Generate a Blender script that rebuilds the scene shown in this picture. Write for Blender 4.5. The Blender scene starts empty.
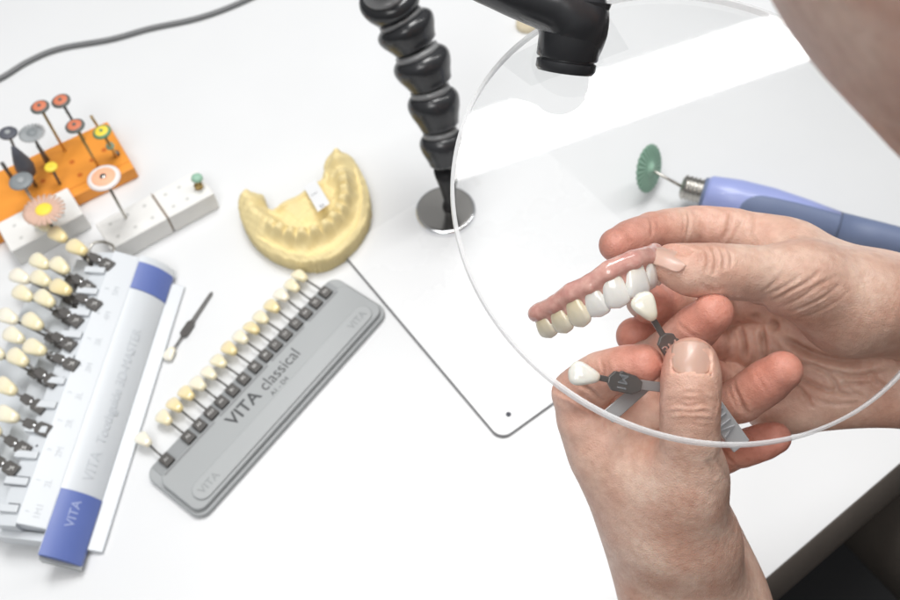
import bpy, bmesh, math, random
import numpy as np
from mathutils import Vector, Matrix
from mathutils.bvhtree import BVHTree
random.seed(4); rng = np.random.default_rng(4)
MM = 0.001
scene = bpy.context.scene
COL = scene.collection

# ------------------------------------------------------------------ camera model (all lengths in mm)
F, CAMH = 950.0, 610.0
_d = np.array([65, -596, -950.0]); _d /= np.linalg.norm(_d)
_Z = -_d
_X = np.array([1, 0, 0.0]) - _Z * _Z[0]; _X /= np.linalg.norm(_X)
_Y = np.cross(_Z, _X)
RW = np.array([_X, _Y, _Z])
CAM = np.array([0, 0, CAMH])
def ray(px, py): return RW @ np.array([(px - 450) / F, -(py - 300) / F, -1.0])
def P(px, py, D): return CAM + ray(px, py) * D
def at(px, py, z=0.0):
    r = ray(px, py); return CAM + r * ((z - CAMH) / r[2])
def vz(px, py, yb):
    "point on the ray whose depth into the room (world y) is yb"
    r = ray(px, py); return CAM + r * (yb / r[1])
def unit(v):
    v = np.asarray(v, float); return v / np.linalg.norm(v)
UP = np.array([0, 0, 1.0])

# ------------------------------------------------------------------ materials
MATS = {}
def mat(name, col, rough=0.5, metal=0.0, spec=0.5, var=0.0, vscale=60, bump=0.0, bscale=400, coat=0.0, sss=0.0, sssr=(1, .4, .2), ssss=0.003, trans=0.0, bdist=0.0004):
    m = bpy.data.materials.new(name); m.use_nodes = True
    nt = m.node_tree; b = nt.nodes['Principled BSDF']
    b.inputs['Base Color'].default_value = (*col, 1); b.inputs['Roughness'].default_value = rough
    b.inputs['Metallic'].default_value = metal; b.inputs['Specular IOR Level'].default_value = spec
    b.inputs['Coat Weight'].default_value = coat; b.inputs['Coat Roughness'].default_value = 0.08
    if sss:
        b.inputs['Subsurface Weight'].default_value = sss
        b.inputs['Subsurface Radius'].default_value = sssr; b.inputs['Subsurface Scale'].default_value = ssss
    if trans: b.inputs['Transmission Weight'].default_value = trans
    tc = nt.nodes.new('ShaderNodeTexCoord')
    if var:
        n = nt.nodes.new('ShaderNodeTexNoise'); n.inputs['Scale'].default_value = vscale; n.inputs['Detail'].default_value = 5
        nt.links.new(tc.outputs['Object'], n.inputs['Vector'])
        mx = nt.nodes.new('ShaderNodeMix'); mx.data_type = 'RGBA'
        mx.inputs[6].default_value = (*[max(0, c * (1 - var)) for c in col], 1)
        mx.inputs[7].default_value = (*[min(1, c * (1 + var)) for c in col], 1)
        nt.links.new(n.outputs['Fac'], mx.inputs[0]); nt.links.new(mx.outputs[2], b.inputs['Base Color'])
        mr = nt.nodes.new('ShaderNodeMapRange'); mr.inputs[3].default_value = rough * .8; mr.inputs[4].default_value = min(1, rough * 1.2)
        nt.links.new(n.outputs['Fac'], mr.inputs[0]); nt.links.new(mr.outputs[0], b.inputs['Roughness'])
    if bump:
        n2 = nt.nodes.new('ShaderNodeTexNoise'); n2.inputs['Scale'].default_value = bscale; n2.inputs['Detail'].default_value = 4
        nt.links.new(tc.outputs['Object'], n2.inputs['Vector'])
        bp = nt.nodes.new('ShaderNodeBump'); bp.inputs['Strength'].default_value = bump; bp.inputs['Distance'].default_value = bdist
        nt.links.new(n2.outputs['Fac'], bp.inputs['Height']); nt.links.new(bp.outputs[0], b.inputs['Normal'])
    MATS[name] = m; return m

M_desk = mat('white_laminate', (.71, .72, .73), .33, var=.04, vscale=7, bump=.05, bscale=900)
M_edge = mat('desk_edge', (.20, .175, .155), .5, var=.12, vscale=40)
M_cab = mat('dark_cabinet', (.03, .029, .029), .5, var=.2, vscale=20)
M_floor = mat('dark_floor', (.028, .028, .03), .6, var=.2, vscale=8)
M_sheet = mat('white_sheet', (.765, .775, .785), .28, var=.01, vscale=12)
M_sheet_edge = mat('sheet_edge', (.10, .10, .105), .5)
M_black = mat('black_plastic', (.030, .031, .034), .23, spec=.6, var=.35, vscale=40, bump=.05, bscale=700)
M_stem = mat('matt_black', (.02, .02, .022), .55, spec=.25)
M_collar = mat('grey_collar', (.27, .275, .28), .2, var=.1)
M_chrome = mat('polished_steel', (.66, .64, .61), .16, metal=1, var=.04, vscale=50)
M_rim = mat('bright_chrome', (.85, .86, .88), .12, metal=1)
M_steel = mat('brushed_steel', (.52, .50, .46), .3, metal=1, var=.1, vscale=200)
M_dsteel = mat('dark_steel', (.16, .155, .15), .42, metal=.7, var=.15, vscale=200)
M_pad = mat('charcoal_pad', (.085, .08, .076), .42, metal=.3, var=.15, vscale=200)
M_mark = mat('light_marking', (.72, .72, .70), .5)
M_ridge = mat('grey_plastic_light', (.375, .39, .395), .4, var=.03, vscale=40, bump=.04, bscale=1500)
M_hold = mat('grey_plastic', (.345, .36, .365), .42, var=.03, vscale=40, bump=.04, bscale=1500)
M_hold2 = mat('grey_plastic_dark', (.27, .282, .288), .42, var=.03, vscale=40, bump=.04, bscale=1500)
M_slot = mat('slot_grey', (.22, .225, .23), .5, var=.05)
M_print = mat('dark_print', (.045, .047, .05), .5)
M_emb = mat('embossing', (.27, .285, .29), .45)
M_guide = mat('pale_plastic', (.62, .65, .68), .35, var=.02, vscale=30, bump=.03, bscale=1200)
M_guide_d = mat('pale_plastic_shade', (.60, .63, .66), .4, var=.02, vscale=30)
M_emb2 = mat('pale_embossing', (.53, .56, .59), .38)
M_blue = mat('blue_cap', (.115, .165, .43), .42, var=.06, vscale=60, bump=.03, bscale=1500)
M_blue_t = mat('blue_embossing', (.36, .42, .66), .4)
M_orange = mat('orange_block', (.80, .30, .035), .5, var=.07, vscale=50)
M_hole = mat('orange_hole', (.55, .13, .01), .7)
M_hole2 = mat('hole_grey', (.56, .56, .54), .7)
M_wblock = mat('white_block', (.76, .755, .735), .45, var=.03, vscale=60, bump=.05, bscale=700)
M_seam = mat('seam_brown', (.35, .27, .2), .7)
M_gyps = mat('yellow_gypsum', (.80, .665, .345), .66, var=.12, vscale=110, bump=.5, bscale=850)
M_paper = mat('paper_label', (.78, .79, .80), .5, var=.03)
M_ink = mat('ink_blue_black', (.06, .065, .09), .6)
M_cable = mat('grey_cable', (.17, .175, .18), .45, var=.1)
M_lilac = mat('lilac_shell', (.33, .385, .72), .34, var=.04, vscale=50, coat=.15)
M_grip = mat('slate_grip', (.15, .195, .33), .5, var=.06, vscale=70, bump=.06, bscale=1500)
M_green = mat('green_rubber', (.15, .30, .21), .6, var=.12, vscale=120)
M_green_l = mat('pale_green_rubber', (.30, .50, .38), .6, var=.1, vscale=120)
M_cream = mat('cream_gypsum', (.82, .72, .52), .6, var=.08, vscale=80)
M_red = mat('red_polisher', (.62, .19, .10), .6, var=.12, vscale=200)
M_grim = mat('grey_green_rim', (.12, .13, .12), .6, var=.15)
M_yel = mat('yellow_polisher', (.85, .66, .06), .55, var=.08, vscale=200)
M_ygrim = mat('green_rim', (.14, .28, .15), .6, var=.1)
M_dgrey = mat('dark_grey_stone', (.085, .09, .11), .6, var=.15, vscale=200)
M_lgrey = mat('grey_polisher', (.34, .36, .37), .5, var=.1, vscale=200)
M_mgrey = mat('mid_grey_polisher', (.22, .24, .25), .5, var=.1, vscale=200)
M_pink = mat('pinkish_bristle', (.62, .42, .33), .7, var=.15, vscale=200)
M_brass = mat('brass_shank', (.55, .38, .15), .35, metal=.8)
M_wpol = mat('white_polisher', (.80, .74, .72), .5, var=.05)
M_opol = mat('orange_polisher', (.80, .42, .26), .55, var=.08)
M_hair = mat('dark_hair', (.016, .013, .012), .5, var=.3, vscale=300, bump=.4, bscale=500)
M_shirt = mat('dark_shirt', (.02, .021, .026), .85, var=.2, vscale=90)
M_trous = mat('brown_trousers', (.10, .085, .072), .85, var=.15, vscale=60)
M_eye = mat('eye_white', (.75, .73, .7), .2)
M_iris = mat('eye_iris', (.06, .035, .02), .2)
M_nail = mat('nail_skin', (.64, .41, .33), .36, coat=.2, var=.07, vscale=140, sss=.3, sssr=(1, .4, .25), ssss=.0015)
M_strip = mat('silver_grey_strip', (.62, .635, .65), .32, metal=.25, var=.04, vscale=100)
M_strip_e = mat('strip_embossing', (.45, .46, .48), .3, metal=.3)
M_strip_g = mat('mid_grey_strip', (.36, .37, .375), .4, metal=.2, var=.05, vscale=100)

def tooth_mat(name, neck, body, tip, rough=.16):
    "axis gradient along Generated z (neck to incisal), faint vertical streaks"
    m = mat(name, body, rough, spec=.55, coat=.5, sss=.35, sssr=(1, .8, .55), ssss=.0012)
    nt = m.node_tree; b = nt.nodes['Principled BSDF']
    at_ = nt.nodes.new('ShaderNodeAttribute'); at_.attribute_name = 'axis'
    r = nt.nodes.new('ShaderNodeValToRGB'); r.color_ramp.elements[0].color = (*neck, 1); r.color_ramp.elements[0].position = .05
    r.color_ramp.elements[1].color = (*tip, 1); r.color_ramp.elements[1].position = .97
    e = r.color_ramp.elements.new(.45); e.color = (*body, 1)
    n = nt.nodes.new('ShaderNodeTexNoise'); n.inputs['Scale'].default_value = 500
    ad = nt.nodes.new('ShaderNodeMath'); ad.operation = 'MULTIPLY_ADD'; ad.inputs[1].default_value = .25; 
    sb = nt.nodes.new('ShaderNodeMath'); sb.operation = 'SUBTRACT'; sb.inputs[1].default_value = .125
    nt.links.new(n.outputs['Fac'], ad.inputs[0]); nt.links.new(at_.outputs['Fac'], ad.inputs[2]); nt.links.new(ad.outputs[0], sb.inputs[0])
    nt.links.new(sb.outputs[0], r.inputs['Fac']); nt.links.new(r.outputs['Color'], b.inputs['Base Color'])
    return m
M_t_bridge = tooth_mat('porcelain', (.74, .66, .52), (.83, .82, .775), (.77, .775, .76), .12)
M_t_bridge2 = tooth_mat('porcelain_canine', (.66, .52, .29), (.78, .69, .50), (.70, .67, .58), .12)
M_t_white = tooth_mat('tab_white', (.80, .74, .58), (.83, .80, .69), (.80, .79, .70))
M_t_bleach = tooth_mat('tab_bleach', (.86, .82, .72), (.87, .85, .78), (.84, .83, .77))
M_t = [tooth_mat('tab_pale', (.84, .77, .56), (.84, .79, .63), (.80, .77, .66)),
       tooth_mat('tab_cream', (.83, .74, .48), (.83, .765, .56), (.80, .75, .60)),
       tooth_mat('tab_yellow', (.81, .67, .34), (.82, .71, .43), (.78, .69, .48)),
       tooth_mat('tab_ivory', (.85, .79, .63), (.85, .81, .69), (.81, .78, .69))]

def gum_mat():
    m = mat('pink_gum', (.52, .22, .19), .16, spec=.6, coat=.6, sss=.12, sssr=(1, .3, .25), ssss=.0015)
    nt = m.node_tree; b = nt.nodes['Principled BSDF']
    tc = nt.nodes.new('ShaderNodeTexCoord')
    n = nt.nodes.new('ShaderNodeTexNoise'); n.inputs['Scale'].default_value = 260; n.inputs['Detail'].default_value = 6
    r = nt.nodes.new('ShaderNodeValToRGB')
    r.color_ramp.elements[0].position = .34; r.color_ramp.elements[0].color = (.57, .27, .235, 1)
    r.color_ramp.elements[1].position = .66; r.color_ramp.elements[1].color = (.72, .42, .355, 1)
    nt.links.new(tc.outputs['Object'], n.inputs['Vector']); nt.links.new(n.outputs['Fac'], r.inputs['Fac'])
    nt.links.new(r.outputs['Color'], b.inputs['Base Color'])
    bp = nt.nodes.new('ShaderNodeBump'); bp.inputs['Strength'].default_value = .25; bp.inputs['Distance'].default_value = .0004
    nt.links.new(n.outputs['Fac'], bp.inputs['Height']); nt.links.new(bp.outputs[0], b.inputs['Normal'])
    return m
M_gum = gum_mat()

def skin_mat():
    m = mat('skin', (.50, .31, .22), .41, spec=.45, sss=.18, sssr=(1, .35, .18), ssss=.0035)
    nt = m.node_tree; b = nt.nodes['Principled BSDF']; L = nt.links.new
    tc = nt.nodes.new('ShaderNodeTexCoord')
    def noise(sc, det=5):
        n = nt.nodes.new('ShaderNodeTexNoise'); n.inputs['Scale'].default_value = sc; n.inputs['Detail'].default_value = det
        L(tc.outputs['Object'], n.inputs['Vector']); return n
    n1 = noise(55); n2 = noise(330, 6)
    r = nt.nodes.new('ShaderNodeValToRGB')
    r.color_ramp.elements[0].position = .36; r.color_ramp.elements[0].color = (.69, .41, .31, 1)
    r.color_ramp.elements[1].position = .64; r.color_ramp.elements[1].color = (.82, .585, .47, 1)
    L(n1.outputs['Fac'], r.inputs['Fac'])
    a = nt.nodes.new('ShaderNodeAttribute'); a.attribute_name = 'tint'
    sp = nt.nodes.new('ShaderNodeSeparateColor'); L(a.outputs['Color'], sp.inputs[0])
    mx = nt.nodes.new('ShaderNodeMix'); mx.data_type = 'RGBA'; mx.inputs[7].default_value = (.68, .26, .195, 1)
    L(sp.outputs[0], mx.inputs[0]); L(r.outputs['Color'], mx.inputs[6])
    mo = nt.nodes.new('ShaderNodeMix'); mo.data_type = 'RGBA'; mo.blend_type = 'MULTIPLY'; mo.inputs[0].default_value = .35
    r2 = nt.nodes.new('ShaderNodeValToRGB'); r2.color_ramp.elements[0].position = .35; r2.color_ramp.elements[0].color = (.72, .6, .55, 1)
    r2.color_ramp.elements[1].position = .6
    L(n2.outputs['Fac'], r2.inputs['Fac']); L(mx.outputs[2], mo.inputs[6]); L(r2.outputs['Color'], mo.inputs[7])
    mc = nt.nodes.new('ShaderNodeMix'); mc.data_type = 'RGBA'; mc.inputs[7].default_value = (.30, .125, .08, 1)  # crease shade painted into the skin colour through the green channel
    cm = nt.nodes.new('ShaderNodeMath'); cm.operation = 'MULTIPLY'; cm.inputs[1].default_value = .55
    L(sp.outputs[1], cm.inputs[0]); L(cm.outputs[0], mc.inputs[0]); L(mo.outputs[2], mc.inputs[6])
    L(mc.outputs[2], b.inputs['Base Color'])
    v = nt.nodes.new('ShaderNodeTexVoronoi'); v.inputs['Scale'].default_value = 950; v.feature = 'DISTANCE_TO_EDGE'
    nv = noise(420, 3); mv = nt.nodes.new('ShaderNodeMix'); mv.data_type = 'VECTOR'; mv.inputs[0].default_value = .0025
    L(tc.outputs['Object'], mv.inputs[4]); L(nv.outputs['Color'], mv.inputs[5]); L(mv.outputs[1], v.inputs['Vector'])
    n3 = noise(300, 6)
    ad = nt.nodes.new('ShaderNodeMath'); ad.operation = 'MULTIPLY_ADD'; ad.inputs[1].default_value = .55
    L(v.outputs['Distance'], ad.inputs[0]); L(n3.outputs['Fac'], ad.inputs[2])
    bp = nt.nodes.new('ShaderNodeBump'); bp.inputs['Strength'].default_value = .55; bp.inputs['Distance'].default_value = .0007
    L(ad.outputs[0], bp.inputs['Height']); L(bp.outputs[0], b.inputs['Normal'])
    return m
M_skin = skin_mat()

def acrylic():
    m = bpy.data.materials.new('clear_acrylic'); m.use_nodes = True; nt = m.node_tree; nt.nodes.clear(); L = nt.links.new
    o = nt.nodes.new('ShaderNodeOutputMaterial'); t = nt.nodes.new('ShaderNodeBsdfTransparent'); t.inputs[0].default_value = (.995, .997, .997, 1)
    g = nt.nodes.new('ShaderNodeBsdfGlossy'); g.inputs['Roughness'].default_value = .03
    f = nt.nodes.new('ShaderNodeFresnel'); f.inputs[0].default_value = 1.4
    x = nt.nodes.new('ShaderNodeMixShader'); L(f.outputs[0], x.inputs[0]); L(t.outputs[0], x.inputs[1]); L(g.outputs[0], x.inputs[2]); L(x.outputs[0], o.inputs[0])
    return m
M_acr = acrylic()
def frost():
    m = bpy.data.materials.new('frosted_edge'); m.use_nodes = True; nt = m.node_tree; nt.nodes.clear(); L = nt.links.new
    o = nt.nodes.new('ShaderNodeOutputMaterial'); t = nt.nodes.new('ShaderNodeBsdfTransparent')
    d = nt.nodes.new('ShaderNodeBsdfPrincipled'); d.inputs['Base Color'].default_value = (.93, .94, .95, 1); d.inputs['Roughness'].default_value = .2
    tr = nt.nodes.new('ShaderNodeBsdfTranslucent'); tr.inputs[0].default_value = (.9, .91, .92, 1)
    x1 = nt.nodes.new('ShaderNodeMixShader'); x1.inputs[0].default_value = .45; L(d.outputs[0], x1.inputs[1]); L(tr.outputs[0], x1.inputs[2])
    x = nt.nodes.new('ShaderNodeMixShader'); x.inputs[0].default_value = .58; L(t.outputs[0], x.inputs[1]); L(x1.outputs[0], x.inputs[2]); L(x.outputs[0], o.inputs[0])
    return m
M_frost = frost()

# ------------------------------------------------------------------ object helpers
def link(o):
    COL.objects.link(o); return o
LOC = {}
def thing(name, label, cat, loc, group=None):
    o = link(bpy.data.objects.new(name, None)); o.empty_display_size = .01
    o.location = Vector(loc) * MM; LOC[o.name] = np.array(loc, float)
    o['label'] = label; o['category'] = cat
    if group: o['group'] = group
    return o
def mesh(name, V, Fc, m, parent=None, smooth=True, bevel=0.0, seg=2, autos=None, origin=None, mats=None, fm=None):
    "V in world mm; the object's origin is its parent's base (or origin)"
    V = np.asarray(V, float)
    if parent is not None: org = LOC[parent.name]
    elif origin is not None: org = np.asarray(origin, float)
    else: org = V.mean(0) * [1, 1, 0] + [0, 0, V[:, 2].min()]
    me = bpy.data.meshes.new(name)
    me.from_pydata(((V - org) * MM).tolist(), [], [tuple(int(i) for i in f) for f in Fc])
    bm = bmesh.new(); bm.from_mesh(me); bmesh.ops.recalc_face_normals(bm, faces=bm.faces); bm.to_mesh(me); bm.free()
    for mm in (mats or [m]): me.materials.append(mm)
    if fm is not None: me.polygons.foreach_set('material_index', np.asarray(fm, dtype=np.int32))
    if smooth: me.polygons.foreach_set('use_smooth', [True] * len(me.polygons))
    o = link(bpy.data.objects.new(name, me))
    if parent is not None:
        o.parent = parent; LOC[o.name] = org
        if parent.type == 'MESH': pass
    else:
        o.location = Vector(org) * MM; LOC[o.name] = org
    if bevel:
        b = o.modifiers.new('bevel', 'BEVEL'); b.width = bevel * MM; b.segments = seg; b.limit_method = 'ANGLE'; b.angle_limit = math.radians(35)
    if smooth and autos:
        me.set_sharp_from_angle(angle=math.radians(autos))
    return o
def tag(o, label, cat, group=None):
    o['label'] = label; o['category'] = cat
    if group: o['group'] = group
    return o
class MB:
    def __init__(s): s.V = []; s.F = []; s.n = 0
    def add(s, V, Fc):
        V = np.asarray(V, float); s.V.append(V); s.F += [tuple(i + s.n for i in f) for f in Fc]; s.n += len(V); return s
    def prism(s, bot, top):
        n = len(bot); return s.add(list(bot) + list(top), [tuple(range(n))[::-1], tuple(range(n, 2 * n))] + [(i, (i + 1) % n, n + (i + 1) % n, n + i) for i in range(n)])
    def box(s, c, ax, ay, az, hx, hy, hz):
        c, ax, ay, az = map(np.asarray, (c, ax, ay, az))
        q = [(-1, -1), (1, -1), (1, 1), (-1, 1)]
        return s.prism([c + ax * hx * i + ay * hy * j - az * hz for i, j in q], [c + ax * hx * i + ay * hy * j + az * hz for i, j in q])
    def lathe(s, a, axis, prof, n=32, flat=None):
        a = np.asarray(a, float); w = unit(axis); u = unit(np.cross(w, [0.3, 0.5, .81] if abs(w @ unit([.3, .5, .81])) < .95 else [1, 0, 0])); v = np.cross(w, u)
        V = []; Fc = []
        for t, r in prof:
            for k in range(n):
                th = 2 * math.pi * k / n; V.append(a + w * t + (u * math.cos(th) + v * math.sin(th)) * max(r, 1e-3))
        for i in range(len(prof) - 1):
            for k in range(n):
                Fc.append((i * n + k, i * n + (k + 1) % n, (i + 1) * n + (k + 1) % n, (i + 1) * n + k))
        Fc.append(tuple(range(n))[::-1]); m = (len(prof) - 1) * n; Fc.append(tuple(range(m, m + n)))
        return s.add(V, Fc)
    def tube(s, pts, rad, n=16):
        pts = np.asarray(pts, float); rad = np.broadcast_to(rad, len(pts)); T = np.gradient(pts, axis=0); T /= np.linalg.norm(T, axis=1)[:, None]
        u = unit(np.cross(T[0], [.31, .22, .92] if abs(T[0][2]) < .9 else [1, 0, 0])); V = []; Fc = []
        for i, p in enumerate(pts):
            u = unit(u - T[i] * (u @ T[i])); v = np.cross(T[i], u)
            for k in range(n):
                th = 2 * math.pi * k / n; V.append(p + (u * math.cos(th) + v * math.sin(th)) * rad[i])
        for i in range(len(pts) - 1):
            for k in range(n): Fc.append((i * n + k, i * n + (k + 1) % n, (i + 1) * n + (k + 1) % n, (i + 1) * n + k))
        Fc.append(tuple(range(n))[::-1]); m = (len(pts) - 1) * n; Fc.append(tuple(range(m, m + n)))
        return s.add(V, Fc)
    def out(s, name, m, parent=None, **k): return mesh(name, np.concatenate(s.V), s.F, m, parent, **k)
def spline(pts, n=12):
    pts = np.asarray(pts, float); q = np.vstack([2 * pts[0] - pts[1], pts, 2 * pts[-1] - pts[-2]]); out = []
    for i in range(1, len(q) - 2):
        for t in np.linspace(0, 1, n, endpoint=False):
            a, b, c, d = q[i - 1:i + 3]
            out.append(.5 * (2 * b + (c - a) * t + (2 * a - 5 * b + 4 * c - d) * t * t + (3 * b - a - 3 * c + d) * t ** 3))
    out.append(pts[-1]); return np.array(out)
def text(s, size, org, xd, yd, m, parent, ext=.12, bold=0.0, name='lettering', center=False, sx=1.0, shear=0.0):
    cu = bpy.data.curves.new(name, 'FONT'); cu.body = s; cu.size = size; cu.extrude = ext; cu.offset = bold; cu.shear = shear
    if center: cu.align_x = 'CENTER'; cu.align_y = 'CENTER'
    ob = link(bpy.data.objects.new('tmp', cu)); dg = bpy.context.evaluated_depsgraph_get()
    me = bpy.data.meshes.new_from_object(ob.evaluated_get(dg)); n = len(me.vertices)
    co = np.zeros(n * 3); me.vertices.foreach_get('co', co); co = co.reshape(-1, 3)
    Fc = [tuple(p.vertices) for p in me.polygons]
    bpy.data.objects.remove(ob); bpy.data.meshes.remove(me); bpy.data.curves.remove(cu)
    xd = unit(xd); yd = np.asarray(yd, float); yd = unit(yd - xd * (yd @ xd)); zd = np.cross(xd, yd)
    V = np.asarray(org) + co[:, :1] * sx * xd + co[:, 1:2] * yd + co[:, 2:] * zd
    return mesh(name, V, Fc, m, parent, smooth=False)
def tooth(name, c, axis, nrm, w, h, t, m, parent, n=28, k=22, sq=6, neck=.62, bulge=.5):
    "crown with its incisal end along axis and its front face along nrm"
    a = unit(axis); nrm = np.asarray(nrm, float); nrm = unit(nrm - a * (nrm @ a)); x = np.cross(a, nrm); V = []; ax = []; Fc = []
    for i in range(k + 1):
        s = .5 - .5 * math.cos(math.pi * i / k); s = min(max(s, .0015), .9985)
        e = (1 - abs(2 * s - 1) ** sq) ** .5
        g = min(1, s / .78); hw = w / 2 * (neck + (1 - neck) * g * g * (3 - 2 * g)) * e
        ht = t / 2 * (1 - .62 * s ** 1.6) * (1 - abs(2 * s - 1) ** 5) ** .5
        off = bulge * t * .32 * (1 - (2 * s - .85) ** 2)
        for j in range(n):
            th = 2 * math.pi * j / n; cx, sy = math.cos(th), math.sin(th)
            X = math.copysign(abs(cx) ** .8, cx); Y = math.copysign(abs(sy) ** .85, sy)
            lobe = 1 + .03 * math.cos(X * 3 * math.pi) * (s > .5)
            V.append(np.asarray(c) + a * ((s - .5) * h * (1 - .05 * X * X * s)) + x * hw * X + nrm * (ht * Y * lobe + off)); ax.append(s)
    for i in range(k):
        for j in range(n): Fc.append((i * n + j, i * n + (j + 1) % n, (i + 1) * n + (j + 1) % n, (i + 1) * n + j))
    Fc.append(tuple(range(n))); Fc.append(tuple(range(k * n, k * n + n)))
    o = mesh(name, V, Fc, m, parent)
    at_ = o.data.attributes.new('axis', 'FLOAT', 'POINT'); at_.data.foreach_set('value', ax)
    return o

# ------------------------------------------------------------------ signed-distance sculpting
def smin(a, b, k):
    h = np.clip(.5 + .5 * (b - a) / k, 0, 1); return b + (a - b) * h - k * h * (1 - h)
class Field:
    def __init__(s, lo, hi, vox):
        s.lo = np.asarray(lo, float); s.vox = vox; s.n = np.ceil((np.asarray(hi) - s.lo) / vox).astype(int) + 1
    def blank(s): return np.full(s.n, 40.0, np.float32)
    def cone(s, A, a, b, r1, r2, k=0.0, fn=None, ff=1.0, pad=14):
        a = np.asarray(a, float); b = np.asarray(b, float); R = max(r1, r2) + pad
        i0 = np.clip(((np.minimum(a, b) - R - s.lo) / s.vox).astype(int), 0, s.n - 1); i1 = np.clip(((np.maximum(a, b) + R - s.lo) / s.vox).astype(int) + 1, 1, s.n)
        if (i1 <= i0).any(): return
        g = [s.lo[j] + s.vox * np.arange(i0[j], i1[j]) for j in range(3)]
        x, y, z = np.meshgrid(*g, indexing='ij', sparse=True)
        d = b - a; L2 = max(d @ d, 1e-6)
        px, py, pz = x - a[0], y - a[1], z - a[2]
        h = np.clip((px * d[0] + py * d[1] + pz * d[2]) / L2, 0, 1)
        qx, qy, qz = px - h * d[0], py - h * d[1], pz - h * d[2]
        q2 = qx * qx + qy * qy + qz * qz
        if fn is not None:
            c = qx * fn[0] + qy * fn[1] + qz * fn[2]; q2 = q2 + c * c * (ff * ff - 1)
        v = (np.sqrt(q2) - (r1 + (r2 - r1) * h)).astype(np.float32)
        sl = tuple(slice(i0[j], i1[j]) for j in range(3))
        A[sl] = smin(A[sl], v, k) if k else np.minimum(A[sl], v)
    def nets(s, A):
        ins = A < 0; nx, ny, nz = np.array(A.shape) - 1
        acc = np.zeros((nx, ny, nz, 3), np.float32); cnt = np.zeros((nx, ny, nz), np.float32)
        c = lambda M, o: M[o[0]:o[0] + nx, o[1]:o[1] + ny, o[2]:o[2] + nz]
        for axn in range(3):
            o2 = [(0, 0), (1, 0), (0, 1), (1, 1)]
            for p, q in o2:
                o = [0, 0, 0]; oth = [j for j in range(3) if j != axn]; o[oth[0]] = p; o[oth[1]] = q
                e = list(o); e[axn] = 1
                a, b = c(A, o), c(A, e); m = c(ins, o) != c(ins, e)
                t = np.where(m, a / np.where(m, a - b, 1), 0)
                for j in range(3): acc[..., j] += np.where(m, (t if j == axn else o[j]), 0)
                cnt += m
        act = cnt > 0; idx = -np.ones(act.shape, np.int64); idx[act] = np.arange(act.sum())
        ijk = np.argwhere(act); V = s.lo + s.vox * (ijk + acc[act] / cnt[act][:, None])
        Fs = []
        for axn in range(3):
            oth = [j for j in range(3) if j != axn]
            sa = [slice(1, -1)] * 3; sa[axn] = slice(0, -1); sb = list(sa); sb[axn] = slice(1, None)
            a, b = ins[tuple(sa)], ins[tuple(sb)]; m = np.argwhere(a != b); m = m + np.array([0 if j == axn else 1 for j in range(3)])
            if not len(m): continue
            f = []
            for p, q in ((-1, -1), (0, -1), (0, 0), (-1, 0)):
                o = m.copy(); o[:, oth[0]] += p; o[:, oth[1]] += q; f.append(idx[o[:, 0], o[:, 1], o[:, 2]])
            f = np.stack(f, 1); Fs.append(f)
        return V, np.concatenate(Fs)

# ================================================================== SETTING
floor = MB().prism([np.array(p) for p in [(-3000, -3000, -730), (3000, -3000, -730), (3000, 3000, -730), (-3000, 3000, -730)]],
                   [np.array(p) for p in [(-3000, -3000, -720), (3000, -3000, -720), (3000, 3000, -720), (-3000, 3000, -720)]]).out('floor', M_floor, smooth=False)
floor['kind'] = 'structure'
# desk: its front edge runs along e, the sitter is on the -nrm side
E0, E1 = at(772, 573), at(900, 463); e = unit((E1 - E0) * [1, 1, 0]); nrm = np.array([-e[1], e[0], 0.0])
desk = thing('desk', 'white laminate desk top with a brownish grey front edge', 'desk', E0 * [1, 1, 0])
T = 34
c = [E0 - e * 700, E0 + e * 900, E0 + e * 900 + nrm * 1100, E0 - e * 700 + nrm * 1100]
MB().prism([p + [0, 0, -T] - 0 * e for p in c], c).out('desk_top', M_desk, desk, smooth=False)
sec = [(.2, -.5), (-1.0, -.9), (-12.5, -24), (-12.5, -T - 1), (.2, -T - 1)]
MB().prism([E0 - e * 700 + nrm * b_ + UP * z_ for b_, z_ in sec], [E0 + e * 900 + nrm * b_ + UP * z_ for b_, z_ in sec]).out('edge_band', M_edge, desk, bevel=.8)
c3 = [E0 + e * a_ + nrm * b_ for a_, b_ in ((-650, 260), (850, 260), (850, 1050), (-650, 1050))]
MB().prism([p + [0, 0, -718] for p in c3], [p + [0, 0, -T - .5] for p in c3]).out('drawer_cabinet', M_cab, desk, smooth=False)

# white sheet with a rounded corner and a small hole
A_, B_, C_ = at(345, 256), at(501, 441), at(590, 382)
ux = unit(A_ - B_); uy = C_ - B_; uy = unit(uy - ux * (uy @ ux))
LX, LY, rc = np.linalg.norm(A_ - B_) + 6, 190, 9
poly = []
for (cx, cy, a0) in ((rc, rc, 180), (LX - rc, rc, 270), (LX - rc, LY - rc, 0), (rc, LY - rc, 90)):
    for k in range(9):
        th = math.radians(a0 + k * 90 / 8); poly.append(B_ + ux * (cx + rc * math.cos(th)) + uy * (cy + rc * math.sin(th)))
sheet = thing('work_plate', 'thin white plate with a rounded corner and a small hole lying under the hands', 'plate', B_)
MB().prism([p + [0, 0, .3] for p in poly], [p + [0, 0, 2.2] for p in poly]).out('plate_sheet', M_sheet, sheet, bevel=.3, smooth=False)
cen = np.mean(poly, 0)
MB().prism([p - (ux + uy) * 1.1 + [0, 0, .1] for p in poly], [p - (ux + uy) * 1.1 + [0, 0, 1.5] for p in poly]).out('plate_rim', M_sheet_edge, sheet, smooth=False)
hc = at(508.5, 414.5, 2.2)
MB().lathe(hc, UP, [(0, 2.0), (.35, 2.0), (.36, 1.4), (.1, 1.3)], 20).out('screw_hole', M_dgrey, sheet)

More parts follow.
